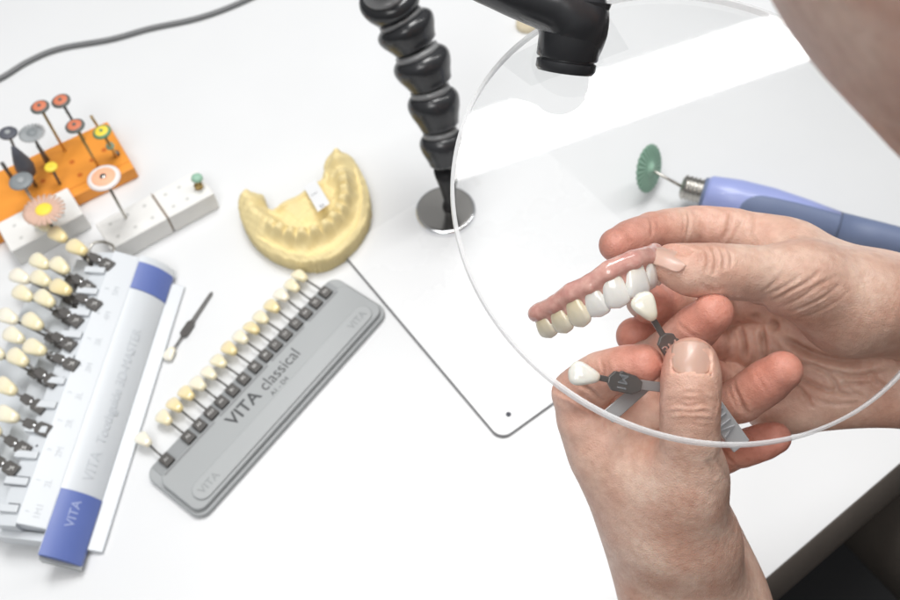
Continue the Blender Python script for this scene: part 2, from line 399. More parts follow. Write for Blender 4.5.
# cable
cp = [at(x, y, 3) for x, y in ((-420, 260), (-240, 170), (-120, 118), (-40, 96), (0, 78), (28, 61), (60, 48), (110, 39), (150, 28), (200, 17), (245, 0), (300, -28), (360, -70))]
tag(MB().tube(spline(cp, 8), 2.3, 12).out('cable', M_cable), 'grey cable lying across the back left of the desk', 'cable')
cp = [at(x, y, 2) for x, y in ((268, -12), (284, 0), (292, 2), (300, -2), (312, -14))]

# cream gypsum stub behind the elbow
q = at(527, 26, 0)
st = thing('gypsum_stub', 'small cream gypsum stub on the desk behind the black elbow', 'stub', q)
MB().lathe(q, UP, [(0, 9.5), (1, 10.5), (7, 10), (9, 7), (15, 6), (18, 4.5), (19, 2)], 20).out('stub_body', M_cream, st)

# ================================================================== MAGNIFIER
discR = 82.0
nc = np.array([0.0787, .3638, -.9281]); Cc = np.array([.99945, .40387, 3.7785]) * discR
toW = lambda v: RW @ np.array([v[0], v[1], -v[2]])
DC = CAM + toW(Cc); DN = unit(toW(nc))
mag = thing('magnifier_stand', 'clear round acrylic shield on a black jointed arm with a polished round base', 'magnifier', at(445, 210, 0))
dx = unit(np.cross(DN, [0, 1, 0])); dy = np.cross(DN, dx)
V = [DC + (dx * math.cos(2 * math.pi * k / 160) + dy * math.sin(2 * math.pi * k / 160)) * (discR - 1.15) + DN * z_ for z_ in (-1.4, 1.4) for k in range(160)]
mesh('shield_disc', V, [tuple(range(160))[::-1], tuple(range(160, 320))], M_acr, mag, smooth=False)
# frosted rim ring
V = []; Fc = []; n = 160; pr = [(-1.4, -1.1), (-1.55, -.5), (-1.25, .05), (1.25, .05), (1.55, -.5), (1.4, -1.1)]
for k in range(n):
    th = 2 * math.pi * k / n; rd = dx * math.cos(th) + dy * math.sin(th)
    for zz, rr in pr: V.append(DC + rd * (discR + rr) + DN * zz)
for k in range(n):
    for j in range(6): Fc.append((k * 6 + j, k * 6 + (j + 1) % 6, ((k + 1) % n) * 6 + (j + 1) % 6, ((k + 1) % n) * 6 + j))
mesh('shield_rim', V, Fc, M_frost, mag, autos=40)
def on_disc(px, py, h=0):
    r = ray(px, py); t = ((DC + DN * h - CAM) @ DN) / (r @ DN); return CAM + r * t
# clear bracket plate under the clamp
qd = [(499, 62), (531, 86), (629, 49), (604, 8)]
mesh('bracket_plate', [on_disc(*p, 1.8) for p in qd] + [on_disc(*p, 3.0) for p in qd], [(0, 1, 2, 3), (4, 5, 6, 7)], M_acr, mag, smooth=False)
cb = on_disc(567, 84, 3.6); cb = on_disc(568, 66, 3.6)
mesh('clear_washer', [cb + (dx * math.cos(k / 24 * math.pi) + dy * math.sin(k / 24 * math.pi)) * 12.5 + DN * .2 for k in range(48)], [tuple(range(48))], M_acr, mag, smooth=False)
# elbow: vertical socket, ball and arm
pxmm = F / 335
e0 = on_disc(565, 71, 6); e1 = P(572, 27, 312); ev = unit(e1 - e0)
MB().lathe(e0 - ev * .5, ev, [(0, 7), (.2, 9.2), (1.2, 10.0), (3.6, 10.0), (4.0, 9.2), (4.6, 9.2)], 40).out('clamp_ring', M_black, mag, autos=40)
MB().lathe(e0 + ev * 4, ev, [(0, 9.8), (.6, 10.3), (10, 10.5), (17, 11.2), (19, 11.6)], 40).out('arm_socket', M_black, mag, autos=50)
el = [P(570, 48, 318), P(573, 31, 314), P(573, 15, 310), P(561, 4, 308), P(540, -4, 307), P(510, -16, 307), P(470, -36, 307), P(430, -70, 306)]
MB().tube(spline(el, 8), np.interp(np.linspace(0, 1, 57), [0, .15, .3, .42, .55, .75, 1], [10.4, 11.6, 11.6, 10.8, 9.8, 9.3, 9.2]), 32).out('arm_elbow', M_black, mag)
# chrome base
bc = at(445.5, 209.5, 6)* [1, 1, 0]
MB().lathe(bc, UP, [(0, 23.4), (.6, 24.2), (5.4, 24.2), (6.6, 23.4), (7.0, 22.4)], 80).out('base_rim', M_rim, mag, autos=60)
MB().lathe(bc + [0, 0, 7.0], UP, [(-.5, 22.6), (.15, 22.3), (.25, 21)], 80).out('base_disc', M_chrome, mag, smooth=False)
# neck beads from the base up and over, out of the frame, back to the elbow
foot = bc + [3, 2, 7.2]
yb = foot[1]
MB().tube(spline([foot, vz(449, 196, yb), vz(446, 170, yb + 2)], 6), [5.5, 5.3, 5, 4.6, 4.4, 4.4, 5, 5.5, 6, 7, 8, 9, 9.5], 24).out('neck_stem', M_stem, mag)
cent = [vz(443, 147, yb + 5), vz(435, 108, yb + 19), vz(424, 68, yb + 33), vz(408, 32, yb + 45), vz(391, 2, yb + 55)]
extra = spline([cent[-1], vz(372, -40, yb + 40), P(352, -95, 430), P(352, -160, 380), P(385, -150, 340), el[-1]], 40)
arc = np.concatenate([[0], np.cumsum(np.linalg.norm(np.diff(extra, axis=0), axis=1))])
for s_ in np.arange(26, arc[-1] - 8, 25): cent.append(np.array([np.interp(s_, arc, extra[:, j]) for j in range(3)]))
cent.append(el[-1])
for i in range(len(cent) - 1):
    a, b = cent[i], cent[i + 1]; ax = b - a; L = np.linalg.norm(ax); k_ = .88 if i == 0 else 1.0
    k_ *= L / 29
    pr = [(-14.2, 12.0), (-14.0, 14.3), (-13.2, 15.0), (-11.5, 15.3), (-7, 16.8), (-2, 18.9), (2, 19.9), (5, 20.1), (7.5, 19.5), (9.5, 18.2), (10.8, 16.9), (11.2, 15.0)]
    MB().lathe(a, ax, [(t * k_, r * (.84, .96, 1.06, 1.08, 1.08)[i] if i < 5 else r * k_ * .75) for t, r in pr], 40).out('neck_segment', M_black, mag)
    q_ = (.84, .96, 1.06, 1.08, 1.08)[i] if i < 5 else k_ * .8
    MB().lathe(a, ax, [(10.5 * k_, 14.6 * q_), (11.1 * k_, 15.4 * q_), (14.2 * k_, 15.2 * q_), (15.2 * k_, 12 * q_)], 40).out('neck_collar', M_collar, mag)

# ================================================================== HANDPIECE
hz = 17
h0, h1 = at(681, 186, 22), at(905, 246, 14); hv = unit(h1 - h0); LH = np.linalg.norm(h1 - h0)
hp = thing('handpiece', 'lilac and slate blue dental handpiece with a steel collet lying behind the hand', 'handpiece', h0 * [1, 1, 0])
hp_s = F / 735
def tpx(px):  # distance along the axis for a picture column
    lo = 0; ts = np.linspace(-40, LH + 120, 400); best = min(ts, key=lambda t: abs(projx(h0 + hv * t) - px)); return best
def projx(w):
    cc = RW.T @ (np.asarray(w) - CAM); return 450 + F * cc[0] / -cc[2]
t1, t2, t3 = tpx(704), tpx(836), tpx(1000)
pr = [(0, 6.2), (1, 8.2)]
tt = 2.0
while tt < t1 - 1: pr += [(tt, 9.4), (tt + 1.6, 9.9), (tt + 2.0, 8.7), (tt + 2.8, 8.7)]; tt += 3.2
MB().lathe(h0, hv, pr + [(t1, 10.2)], 40).out('collet', M_steel, hp, autos=35)
MB().lathe(h0, hv, [(t1 - 1.5, 10.2), (t1 - .4, 11.6), (t1 + 1.2, 11.8)], 40).out('shell_ring', M_grip, hp)
Ls = t2 - t1
bodyp = [(t1 + 1, 11.8), (t1 + 4, 14.0), (t1 + .25 * Ls, 16.6), (t1 + .5 * Ls, 17.0), (t1 + .75 * Ls, 15.2), (t2, 12.6)]
MB().lathe(h0, hv, bodyp, 48).out('grip_shell', M_lilac, hp)
# slate inlay: patch over the camera-side lower flank of the shell
side = unit(np.cross(hv, UP)); side = side if side[1] < 0 else -side; hu = unit(np.cross(side, hv)); hu = hu if hu[2] > 0 else -hu
V = []; Fc = []; NU, NV = 40, 24
bt = np.array(bodyp)
for i in range(NU + 1):
    s_ = i / NU; t = t1 + Ls * (.27 + .735 * s_)
    w0 = math.radians(62) * (1 - (1 - min(1, s_ / .25)) ** 2) ** .5 if s_ < .25 else math.radians(62 + 20 * min(1, (s_ - .25) / .75))
    for j in range(NV + 1):
        th = math.radians(24) + (j / NV * 2 - 1) * w0 * (1 if j < NV / 2 else .93); r = np.interp(t, bt[:, 0], bt[:, 1]) + .5
        V.append(h0 + hv * t + (side * math.cos(th) + hu * math.sin(th)) * r)
for i in range(NU):
    for j in range(NV): a = i * (NV + 1) + j; Fc.append((a, a + 1, a + NV + 2, a + NV + 1))
o = mesh('grip_inlay', V, Fc, M_grip, hp); sm = o.modifiers.new('solid', 'SOLIDIFY'); sm.thickness = .6 * MM
MB().lathe(h0, hv, [(t2 - .3, 12.0), (t2, 12.5), (t2 + .8, 12.5), (t2 + 1.0, 12.1)], 40).out('seam_ring', M_dgrey, hp)
MB().lathe(h0, hv, [(t2 + 1, 12.3), (t2 + 30, 12.8), (t2 + 60, 12.8), (t3, 12.5), (t3 + 10, 10)], 40).out('rear_sleeve', M_grip, hp)
# rubber polishing wheel in the collet
wc = at(649, 168.5, 25)
pw = thing('serrated_polisher', 'green serrated rubber disc held in the collet of the handpiece', 'polisher', wc * [1, 1, 0])
wd = unit(h0 - wc); MB().tube([wc - wd * 1, wc + wd * 10, h0 + wd * 4], 1.25, 12).out('shank', M_steel, pw)
V = []; Fc = []; n = 96; wn = unit(h0 - wc + RW @ np.array([2., 8, 14.])); wx = unit(np.cross(wn, [.2, .1, 1])); wy = np.cross(wn, wx); Rw = 19.5
prof = [(-1.4, 0), (-1.6, .25), (-1.0, .6), (-.45, .97), (-.2, 1), (.2, 1), (.5, .97), (1.2, .6), (2.2, .3), (3.4, .16), (4.4, .12), (4.4, 0)]
for k in range(n):
    th = 2 * math.pi * k / n + .0; g = (1 if k % 4 < 2 else 0)
    for zz, rr in prof:
        r2 = rr * Rw - (1.0 * g if rr > .9 else 0); swirl = th + .5 * rr * 0
        V.append(wc + (wx * math.cos(swirl) + wy * math.sin(swirl)) * max(r2, .02) + wn * (zz - (.55 * g * np.sign(-zz) if .28 < rr < .9 and False else .0) + (.35 * g if .55 < rr < .99 and zz > 0 else 0)))
m_ = len(prof)
fmi = []
for k in range(n):
    for j in range(m_ - 1):
        Fc.append((k * m_ + j, k * m_ + j + 1, ((k + 1) % n) * m_ + j + 1, ((k + 1) % n) * m_ + j)); fmi.append(1 if j >= 8 or (k % 4 >= 2 and j in (6, 7)) else 0)
mesh('rubber_disc', V, Fc, M_green, pw, mats=[M_green, M_green_l], fm=fmi, autos=40)

# ================================================================== GYPSUM CAST (height field inside a traced outline)
zb = 18.0
ol = [(338, 151), (349, 154), (361, 172), (368, 192), (367, 215), (357, 236), (340, 252), (318, 262), (292, 260), (268, 251), (250, 236), (240, 218), (238, 203), (243, 189), (250, 190), (256, 193), (262, 194), (265, 205), (275, 207), (300, 194), (318, 181), (322, 172), (325, 160), (330, 152)]
olw = np.array([at(x, y - 2, zb)[:2] for x, y in ol])
# smooth the outline
cl = spline(np.vstack([olw, olw[:1]]), 6)[:-1][:, :2]
arch_px = [(248, 196), (255, 214), (268, 221), (283, 229), (298, 233), (313, 231), (327, 224), (338, 212), (344, 197), (344, 182), (340, 168), (337, 156)]
arch = spline(np.array([at(x, y, zb + 8) for x, y in arch_px]), 14)[:, :2]
sarc = np.concatenate([[0], np.cumsum(np.linalg.norm(np.diff(arch, axis=0), axis=1))]); SA = sarc[-1]
def inside_dist(Pq):
    x, y = Pq[:, 0], Pq[:, 1]; ins = np.zeros(len(Pq), bool); dm = np.full(len(Pq), 1e9)
    for i in range(len(cl)):
        a, b = cl[i], cl[(i + 1) % len(cl)]; cond = (a[1] > y) != (b[1] > y)
        xi = (b[0] - a[0]) * (y - a[1]) / (b[1] - a[1] + 1e-12) + a[0]; ins ^= cond & (x < xi)
        ab = b - a; h = np.clip(((Pq - a) @ ab) / (ab @ ab), 0, 1); dm = np.minimum(dm, np.linalg.norm(Pq - a - h[:, None] * ab, axis=1))
    return np.where(ins, dm, -dm)
step = .75
lo = cl.min(0) - 2; hi = cl.max(0) + 2
gx = np.arange(lo[0], hi[0], step); gy = np.arange(lo[1], hi[1], step); GX, GY = np.meshgrid(gx, gy, indexing='ij'); Q = np.stack([GX.ravel(), GY.ravel()], 1)
dI = inside_dist(Q)
da = np.full(len(Q), 1e9); sa = np.zeros(len(Q))
for i in range(len(arch)):
    dd = np.linalg.norm(Q - arch[i], axis=1); m_ = dd < da; da[m_] = dd[m_]; sa[m_] = sarc[i]
nteeth = 12; u_ = sa / SA
toothed = np.clip((u_ - .20) / .05, 0, 1) * np.clip((.90 - u_) / .05, 0, 1)
ph = (u_ - .20) / .72 * nteeth
hgt = zb + 5.5 * np.exp(-(da / 7.5) ** 2) - 3.0 * np.exp(-((da - 15) / 5) ** 2)
hgt += toothed * np.exp(-(da / 4.8) ** 4) * (.6 + 8.4 * np.abs(np.sin(math.pi * ph)) ** .5)
hgt -= toothed * 1.4 * np.exp(-(da / 1.6) ** 2); hgt -= 2.0 * np.exp(-((da - 9.5) / 3) ** 2) * toothed
hgt += (1 - toothed) * np.exp(-(da / 6.0) ** 2) * 3.0 * (1 + .5 * np.sin(sa * .55))
nz = sum(a_ * np.sin(Q[:, 0] * fx + Q[:, 1] * fy + p_) for a_, fx, fy, p_ in ((.5, .21, .13, 1), (.35, -.34, .4, 2.1), (.25, .7, -.5, .4), (.16, 1.1, 1.3, 3)))
hgt += nz * 1.2
for bx, by, bh, bw in ((337, 153, 8, 4), (334, 164, 4, 4), (347, 160, 4, 6), (243, 193, 4, 5), (258, 198, 3, 4), (262, 215, 3, 5), (350, 175, 2.5, 5), (330, 176, 3, 3), (270, 218, 2.5, 4), (360, 200, 1.5, 6), (300, 247, 1.8, 6), (325, 243, 1.5, 6)):
    hgt += bh * np.exp(-(((Q - at(bx, by, zb + 4)[:2]) ** 2).sum(1)) / bw ** 2)

edge = np.clip(dI / 3.2, 0, 1); hgt -= 1.3 * (1 - edge) ** 2
hgt += 2.2 * np.exp(-((dI - 4.5) / 2.0) ** 2) * (da > 12)
keep = (dI > -.55).reshape(GX.shape)
idx = -np.ones(GX.shape, int); Vt = []; H2 = hgt.reshape(GX.shape)
# snap the border to the outline by pushing outside points inwards
for i, j in np.argwhere(keep): idx[i, j] = len(Vt); Vt.append((GX[i, j], GY[i, j], H2[i, j]))
nt_ = len(Vt); Vt = np.array(Vt); Vb = Vt * [1, 1, 0] + [0, 0, .2]
cxy = Vt[:, :2].mean(0)
Fc = []
nxg, nyg = GX.shape; cell = keep[:-1, :-1] & keep[1:, :-1] & keep[1:, 1:] & keep[:-1, 1:]
from collections import Counter
ec = Counter()
for i, j in np.argwhere(cell):
    f = (idx[i, j], idx[i + 1, j], idx[i + 1, j + 1], idx[i, j + 1]); Fc.append(f); Fc.append(tuple(v + nt_ for v in f[::-1]))
    for a, b in zip(f, f[1:] + f[:1]): ec[(a, b)] += 1
for (a, b) in list(ec):
    if (b, a) not in ec: Fc.append((b, a, a + nt_, b + nt_))
used = sorted({v for f in Fc for v in f}); rm = {v: k for k, v in enumerate(used)}
cast = thing('dental_cast', 'yellow gypsum cast of a lower jaw with a paper label in the middle', 'dental cast', [*cxy, 0])
o = mesh('gypsum_body', np.vstack([Vt, Vb])[used], [tuple(rm[v] for v in f) for f in Fc], M_gyps, cast)
sm = o.modifiers.new('smooth', 'SMOOTH'); sm.iterations = 1; sm.factor = .3
lz = zb + 6.0
lq = [(303.5, 187), (315.5, 179.5), (330, 203.5), (318, 212)]
lw = [at(x, y, z) for (x, y), z in zip(lq, (lz, lz, lz + 4, lz + 4))]
nn = unit(np.cross(lw[1] - lw[0], lw[3] - lw[0])); nn = nn if nn[2] > 0 else -nn
o = MB().prism(lw, [p + nn * .5 for p in lw]).out('paper_label', M_paper, cast, bevel=1.2, seg=3, smooth=False)
lx = lw[1] - lw[0]; ly = lw[0] - lw[3]; lo_ = lw[3] + nn * .7
text('21', 4.2, lo_ + unit(lx) * 3.5 + unit(ly) * 1.6, lx, ly, M_ink, cast, .05, .05)
text('-------', 2.4, lo_ + unit(lx) * 2.0 + unit(ly) * 18, lx, ly, M_ink, cast, .05, .08)

# ================================================================== BUR BLOCKS AND BURS
def block(name, label, tops, z, m, parent_bevel=1.2, cat='bur block'):
    t = thing(name, label, cat, np.mean(tops, 0) * [1, 1, 0])
    MB().prism([p * [1, 1, 0] + [0, 0, .1] for p in tops], tops).out('block_body', m, t, bevel=parent_bevel, seg=3, smooth=False)
    return t
zo = 13
o1, o2, o4 = at(107, 121, zo), at(137, 166, zo), at(-40, 189, zo)
ow = unit(o4 - o1); od = o2 - o1; od = od - ow * (od @ ow)
OT = [o1, o1 + od, o1 + od + ow * 132, o1 + ow * 132]
ob = block('bur_block', 'orange plastic bur block full of mounted polishers', OT, zo, M_orange)
og = od / np.linalg.norm(od)
MB().box(o1 + od * .86 + ow * 66 + [0, 0, .05], ow, og, UP, 65, .25, .12).out('block_groove', M_hole, ob, smooth=False)
for i, (x, y) in enumerate(((72, 162), (80, 175), (104, 150), (52, 172), (43, 181), (25, 188), (13, 178), (92, 160))):
    MB().lathe(at(x, y, zo), UP, [(-.5, 2.3), (.12, 2.3), (.14, 1.2)], 16).out('bur_hole', M_hole, ob, smooth=False)
zw = 19.5
def dirs(z):
    a = at(168, 218, z); b = at(214, 193, z); c_ = at(151, 197, z); w = b - a; d_ = c_ - a; d_ = d_ - unit(w) * (d_ @ unit(w)); return a, w, d_
a, w, d_ = dirs(zw); ww, wd_ = unit(w), unit(d_); DW = 31; LW = np.linalg.norm(w)
B2 = [a + ww * .5, a + ww * LW, a + ww * LW + wd_ * DW, a + ww * .5 + wd_ * DW]
b2 = block('bur_block', 'white bur block nearest the cast with a small green polisher in it', B2, zw, M_wblock)
B1 = [a - ww * 50, a - ww * .6, a - ww * .6 + wd_ * DW, a - ww * 50 + wd_ * DW]
b1 = block('bur_block', 'middle white bur block with a tall striped disc standing in it', B1, zw, M_wblock)
ctr0 = at(67, 187, zw); B0 = [ctr0, ctr0 - wd_ * 34, ctr0 - wd_ * 34 - ww * 62, ctr0 - ww * 62]
b0 = block('bur_block', 'white bur block in front of the orange one beside the large shade guide', B0, zw, M_wblock)
for blk, (bb, l_) in ((b2, (B2, LW)), (b1, (B1, 50)), (b0, (B0, 60))):
    p0 = bb[0] if blk is not b0 else bb[2]; sgn = 1
    for i in range(3):
        for j in range(2):
            p = p0 + ww * (l_ * (.2 + .3 * i)) + wd_ * (8 + 15 * j)
            MB().lathe(p, UP, [(-.4, 1.7), (.12, 1.7), (.14, .9)], 14).out('bur_hole', M_hole2, blk, smooth=False)
MB().box(a - ww * .05 + wd_ * (DW / 2) - UP * 7, ww, wd_, UP, .35, DW / 2 - .5, 8).out('seam_strip', M_seam, b1, smooth=False)

def fit_h(base, px, py):
    best = min(np.arange(4, 70, .5), key=lambda h: np.linalg.norm((at(px, py, base[2] + h) - base)[:2])); return at(px, py, base[2] + best)
BG = 'mounted polishers standing in the bur blocks'
def bur(label, base_px, top_px, kind, zb_, r=7.5, shaft=None, blade=None, tilt=None, rsh=1.2, cat='polishing bur', m2=None):
    base = at(*base_px, zb_); top = fit_h(base, *top_px)
    t = thing('polishing_bur', label, cat, base, BG); w = unit(top - base)
    ext = 5 if kind in ('stub', 'flower') else 0
    MB().tube([base - w * 3, base + w * 2, top + w * ext], rsh, 12).out('shank', shaft or M_steel, t)
    n_ = unit(w + (np.asarray(tilt) if tilt is not None else 0))
    if kind == 'lens':
        MB().lathe(top, n_, [(-1.8, r * .2), (-1.5, r * .8), (-.4, r), (.4, r), (1.3, r * .8), (1.5, r * .72)], 36).out('polisher_rim', blade, t)
        MB().lathe(top, n_, [(1.2, r * .76), (1.75, r * .7), (1.95, r * .3), (1.9, .1)], 36).out('polisher_disc', m2 or M_red, t)
        MB().lathe(top, n_, [(1.7, max(1.3, r * .2)), (2.6, max(1.2, r * .19)), (2.8, .6)], 16).out('screw_head', M_steel if m2 is M_opol else blade, t)
    elif kind == 'flat':
        MB().lathe(top, n_, [(-1.2, r * .3), (-.9, r * .95), (0, r), (.9, r * .92), (1.3, r * .5), (1.35, .1)], 36).out('polisher_disc', blade, t)
        MB().lathe(top, n_, [(1.0, r * .35), (1.9, r * .28), (2.0, .1)], 20).out('screw_head', m2 or M_dsteel, t)
    elif kind in ('fan', 'flower'):
        nb = 22 if kind == 'fan' else 14
        for k in range(1):
            V = []; Fc = []; n = nb * 6; prf = [(-.6, .25), (-.6, .8), (-.3, 1), (.3, 1), (.6, .8), (.9, .25)]
            for q in range(n):
                th = 2 * math.pi * q / n; cut = .62 if q % 6 == 0 else 1.0
                xx = unit(np.cross(n_, [.3, .9, .1])); yy = np.cross(n_, xx)
                for zz, rr in prf: V.append(top + (xx * math.cos(th) + yy * math.sin(th)) * r * (rr if rr < .5 else rr * cut) + n_ * (zz + .6 * math.sin(q * 6.28 / 6)))
            for q in range(n):
                for j in range(5): Fc.append((q * 6 + j, q * 6 + j + 1, ((q + 1) % n) * 6 + j + 1, ((q + 1) % n) * 6 + j))
            mesh('bristle_disc', V, Fc, blade, t)
        MB().lathe(top, n_, [(-1.2, .5), (-.9, r * .42), (1.2, r * .40), (1.8, r * .3), (2.0, .3)], 24).out('disc_hub', m2 or M_yel, t)
    elif kind == 'cone':
        MB().lathe(base, w, [(np.linalg.norm(top - base) * s_, r * rr) for s_, rr in ((.25, .35), (.35, .85), (.5, 1), (.65, .85), (.85, .5), (1, .22), (1.02, .05))], 28).out('stone_tip', blade, t)
    elif kind == 'tip':
        MB().lathe(top, w, [(-3, r * .5), (-1, r), (1.2, r * .95), (2.2, r * .5), (2.4, .1)], 24).out('polisher_tip', blade, t)
        MB().lathe(base, UP, [(0, r * .8), (3, r * .75), (3.4, r * .4)], 20).out('brass_foot', M_brass if m2 is None else m2, t)
    return t
bur('red disc with a dark rim, leftmost of the three red ones', (65, 151), (40, 107), 'lens', zo, 7.6, M_brass, M_grim)
bur('red disc with a dark rim, farthest back of the three red ones', (84, 140), (61, 101), 'lens', zo, 7.8, M_dsteel, M_grim)
bur('red disc with a dark rim, lowest of the three red ones', (98, 166), (75, 126), 'lens', zo, 7.8, M_brass, M_grim)
bur('yellow disc with a green rim at the back right of the orange block', (117, 157), (102, 132), 'lens', zo, 7.6, M_brass, M_ygrim, m2=M_yel)
bur('plain brown mandrel leaning behind the yellow and green disc', (100, 130), (91, 116), 'none', zo, 5, M_brass)
bur('tiny pale green tip at the right end of the orange block', (117, 155), (110, 146), 'tip', zo, 3.4, M_brass, M_green_l, m2=M_dsteel)
bur('dark grey flat disc at the far left of the orange block', (25, 172), (8, 133), 'flat', zo, 7.5, M_steel, M_dgrey, m2=M_lgrey)
bur('light grey slotted disc standing behind the dark cone', (48, 166), (32, 133), 'fan', zo, 10.5, M_dsteel, M_lgrey, m2=M_mgrey)
bur('dark slate grey cone-shaped stone', (36, 186), (13, 147), 'cone', zo, 7.6, M_dsteel, M_dgrey)
bur('grey lens-shaped disc in front of the dark cone', (36, 206), (21, 181), 'flat', zo, 9.5, M_steel, M_mgrey, m2=M_lgrey)
bur('small yellow disc in the middle of the orange block', (60, 184), (51, 167), 'flat', zo, 5.4, M_dsteel, M_yel, m2=M_yel)
bur('bare dark mandrel behind the small yellow disc', (48, 160), (38, 146), 'none', zo, 5, M_dsteel, rsh=1.6)
bur('bare dark mandrel at the left edge of the orange block', (12, 178), (2, 163), 'none', zo, 5, M_dsteel, rsh=1.6)
bur('large pinkish slotted disc with a yellow centre beside the yellow tabs', (55, 232), (44, 210), 'fan', zw, 16.0, M_dsteel, M_pink)
bur('tall white and orange ringed disc on a long steel mandrel', (126, 218), (104, 178), 'lens', zw, 12.6, M_steel, M_wpol, m2=M_opol)
bur('small green polisher with a brass foot in the white block', (199, 187), (197, 178), 'tip', zw, 4.6, M_brass, M_green_l)

# ================================================================== SMALL GREY SHADE GUIDE
zh = 9.0
hA, hB, hC, hD = at(145, 472, 5), at(205, 517, 5), at(387, 314, 5), at(330, 277, 5)
gx_ = unit(hC - hB); gy_ = unit(np.cross(UP, gx_)); gl = 201.0; gw = 56.0; g0 = (hA + hB + hC + hD) / 4 * [1, 1, 0] - gx_ * gl / 2 - gy_ * gw / 2
gp = lambda x, y, z: g0 + gx_ * x + gy_ * y + UP * z
def rr(x0, y0, x1, y1, r, z, n=7):
    out = []
    for cx, cy, a0 in ((x0 + r, y0 + r, 180), (x1 - r, y0 + r, 270), (x1 - r, y1 - r, 0), (x0 + r, y1 - r, 90)):
        for k in range(n): th = math.radians(a0 + 90 * k / (n - 1)); out.append(gp(cx + r * math.cos(th), cy + r * math.sin(th), z))
    return out
sg = thing('shade_guide', 'flat grey shade guide holder with dark lettering on its lid', 'shade guide', gp(gl / 2, gw / 2, 0))
MB().prism(rr(0, 0, gl, gw, 9, .2), rr(0, 0, gl, gw, 9, 5)).out('holder_base', M_hold, sg, bevel=1, seg=3, smooth=False)
MB().prism(rr(3.5, 3.2, gl - 3.5, gw - 13.5, 7, 4.8), rr(3.5, 3.2, gl - 3.5, gw - 13.5, 7, 5.6)).out('lid_gap', M_slot, sg, smooth=False)
MB().prism(rr(2.6, 2.4, gl - 2.6, gw - 13, 7.5, 5.6), rr(2.6, 2.4, gl - 2.6, gw - 13, 7.5, 9.4)).out('holder_lid', M_hold, sg, bevel=.9, seg=3, smooth=False)
MB().prism(rr(9, 4.6, gl - 9, 19.5, 7.2, 9.3), rr(9, 4.6, gl - 9, 19.5, 7.2, 10.9)).out('lid_ridge', M_ridge, sg, bevel=.9, seg=3, smooth=False)
MB().prism(rr(7, gw - 12.6, gl - 7, gw - 1.2, .8, 4.9), rr(7, gw - 12.6, gl - 7, gw - 1.2, .8, 5.5)).out('tab_rail', M_hold2, sg, smooth=False)
for x0, x1 in ((8, 57), (62, 112), (116, 152), (157, 190)):
    MB().prism(rr(x0, gw - 15.6, x1, gw - 14.2, .5, 9.3), rr(x0, gw - 15.6, x1, gw - 14.2, .5, 9.65)).out('group_bar', M_slot, sg, smooth=False)
text('VITA', 13.5, gp(62, 27.5, 9.45), gx_, gy_, M_print, sg, .08, .22, sx=1.02)
text('classical', 13.2, gp(95.5, 27.6, 9.45), gx_, gy_, M_print, sg, .08, -.02, sx=.92)
text('A1 - D4', 5.2, gp(96, 20.9, 9.45), gx_, gy_, M_print, sg, .08, 0)
text('VITA', 8.0, gp(13.5, 9.0, 10.92), gx_, gy_, M_emb, sg, .12, .05)
text('VITA', 8.0, gp(gl - 31, 9.0, 10.92), gx_, gy_, M_emb, sg, .12, .05)
padpx = [(162.5, 456.5), (181.5, 431.5), (193, 420), (204, 407.5), (214.7, 396.7), (225.4, 384.8), (236, 373), (247, 361), (258, 349.7), (267.7, 339.5), (277.5, 328.7), (287.7, 318), (297.5, 307.5), (307.2, 296.8), (317, 286.6)]
tints = [3, 1, 2, 2, 0, 0, 1, 2, 0, 2, 1, 2, 3, 1, 1]
ordn = ['first', 'second', 'third', 'fourth', 'fifth', 'sixth', 'seventh', 'eighth', 'ninth', 'tenth', 'eleventh', 'twelfth', 'thirteenth', 'fourteenth']
tname = {0: 'pale', 1: 'cream', 2: 'deep yellow', 3: 'ivory'}
codes = ['A1', 'A2', 'A3', 'A3.5', 'A4', 'B1', 'B2', 'B3', 'B4', 'C1', 'C2', 'C3', 'C4', 'D2', 'D3']
for i, (x, y) in enumerate(padpx):
    p = at(x, y, 8); lp = np.array([(p - g0) @ gx_, gw - 6.8])
    c0 = gp(lp[0], lp[1], 0)
    lab = ('ivory tab alone at the near left end of the grey holder' if i == 0 else
           f'{tname[tints[i]]} tab in the grey holder, {ordn[i - 1]} above the gap at its near end')
    t = thing('shade_tab', lab, 'shade tab', c0 + [0, 0, 5.5], 'shade tabs in the grey holder')
    MB().box(c0 + [0, 0, 7.2], gx_, gy_, UP, 3.9, 4.6, 1.5).out('tab_pad', M_pad, t, bevel=.6, smooth=False)
    text(codes[i], 3.0, c0 + [0, 0, 8.75], gx_, gy_, M_mark, t, .04, 0, center=True, name='tab_code')
    jit = rng.normal(0, .6, 2); ty = 24 + jit[0]
    tc_ = c0 + gy_ * ty + UP * (8.5 + jit[1]) + gx_ * rng.normal(0, .5)
    MB().tube([c0 + gy_ * 4 + UP * 7, c0 + gy_ * 10 + UP * 7.2, tc_ - gy_ * 4], .85, 10).out('tab_stem', M_dsteel, t)
    tooth('tab_tooth', tc_, gy_ + UP * .04, UP + gx_ * rng.normal(0, .12), 10.4 + rng.normal(0, .3), 14.2, 5.8, M_t[tints[i]], t)
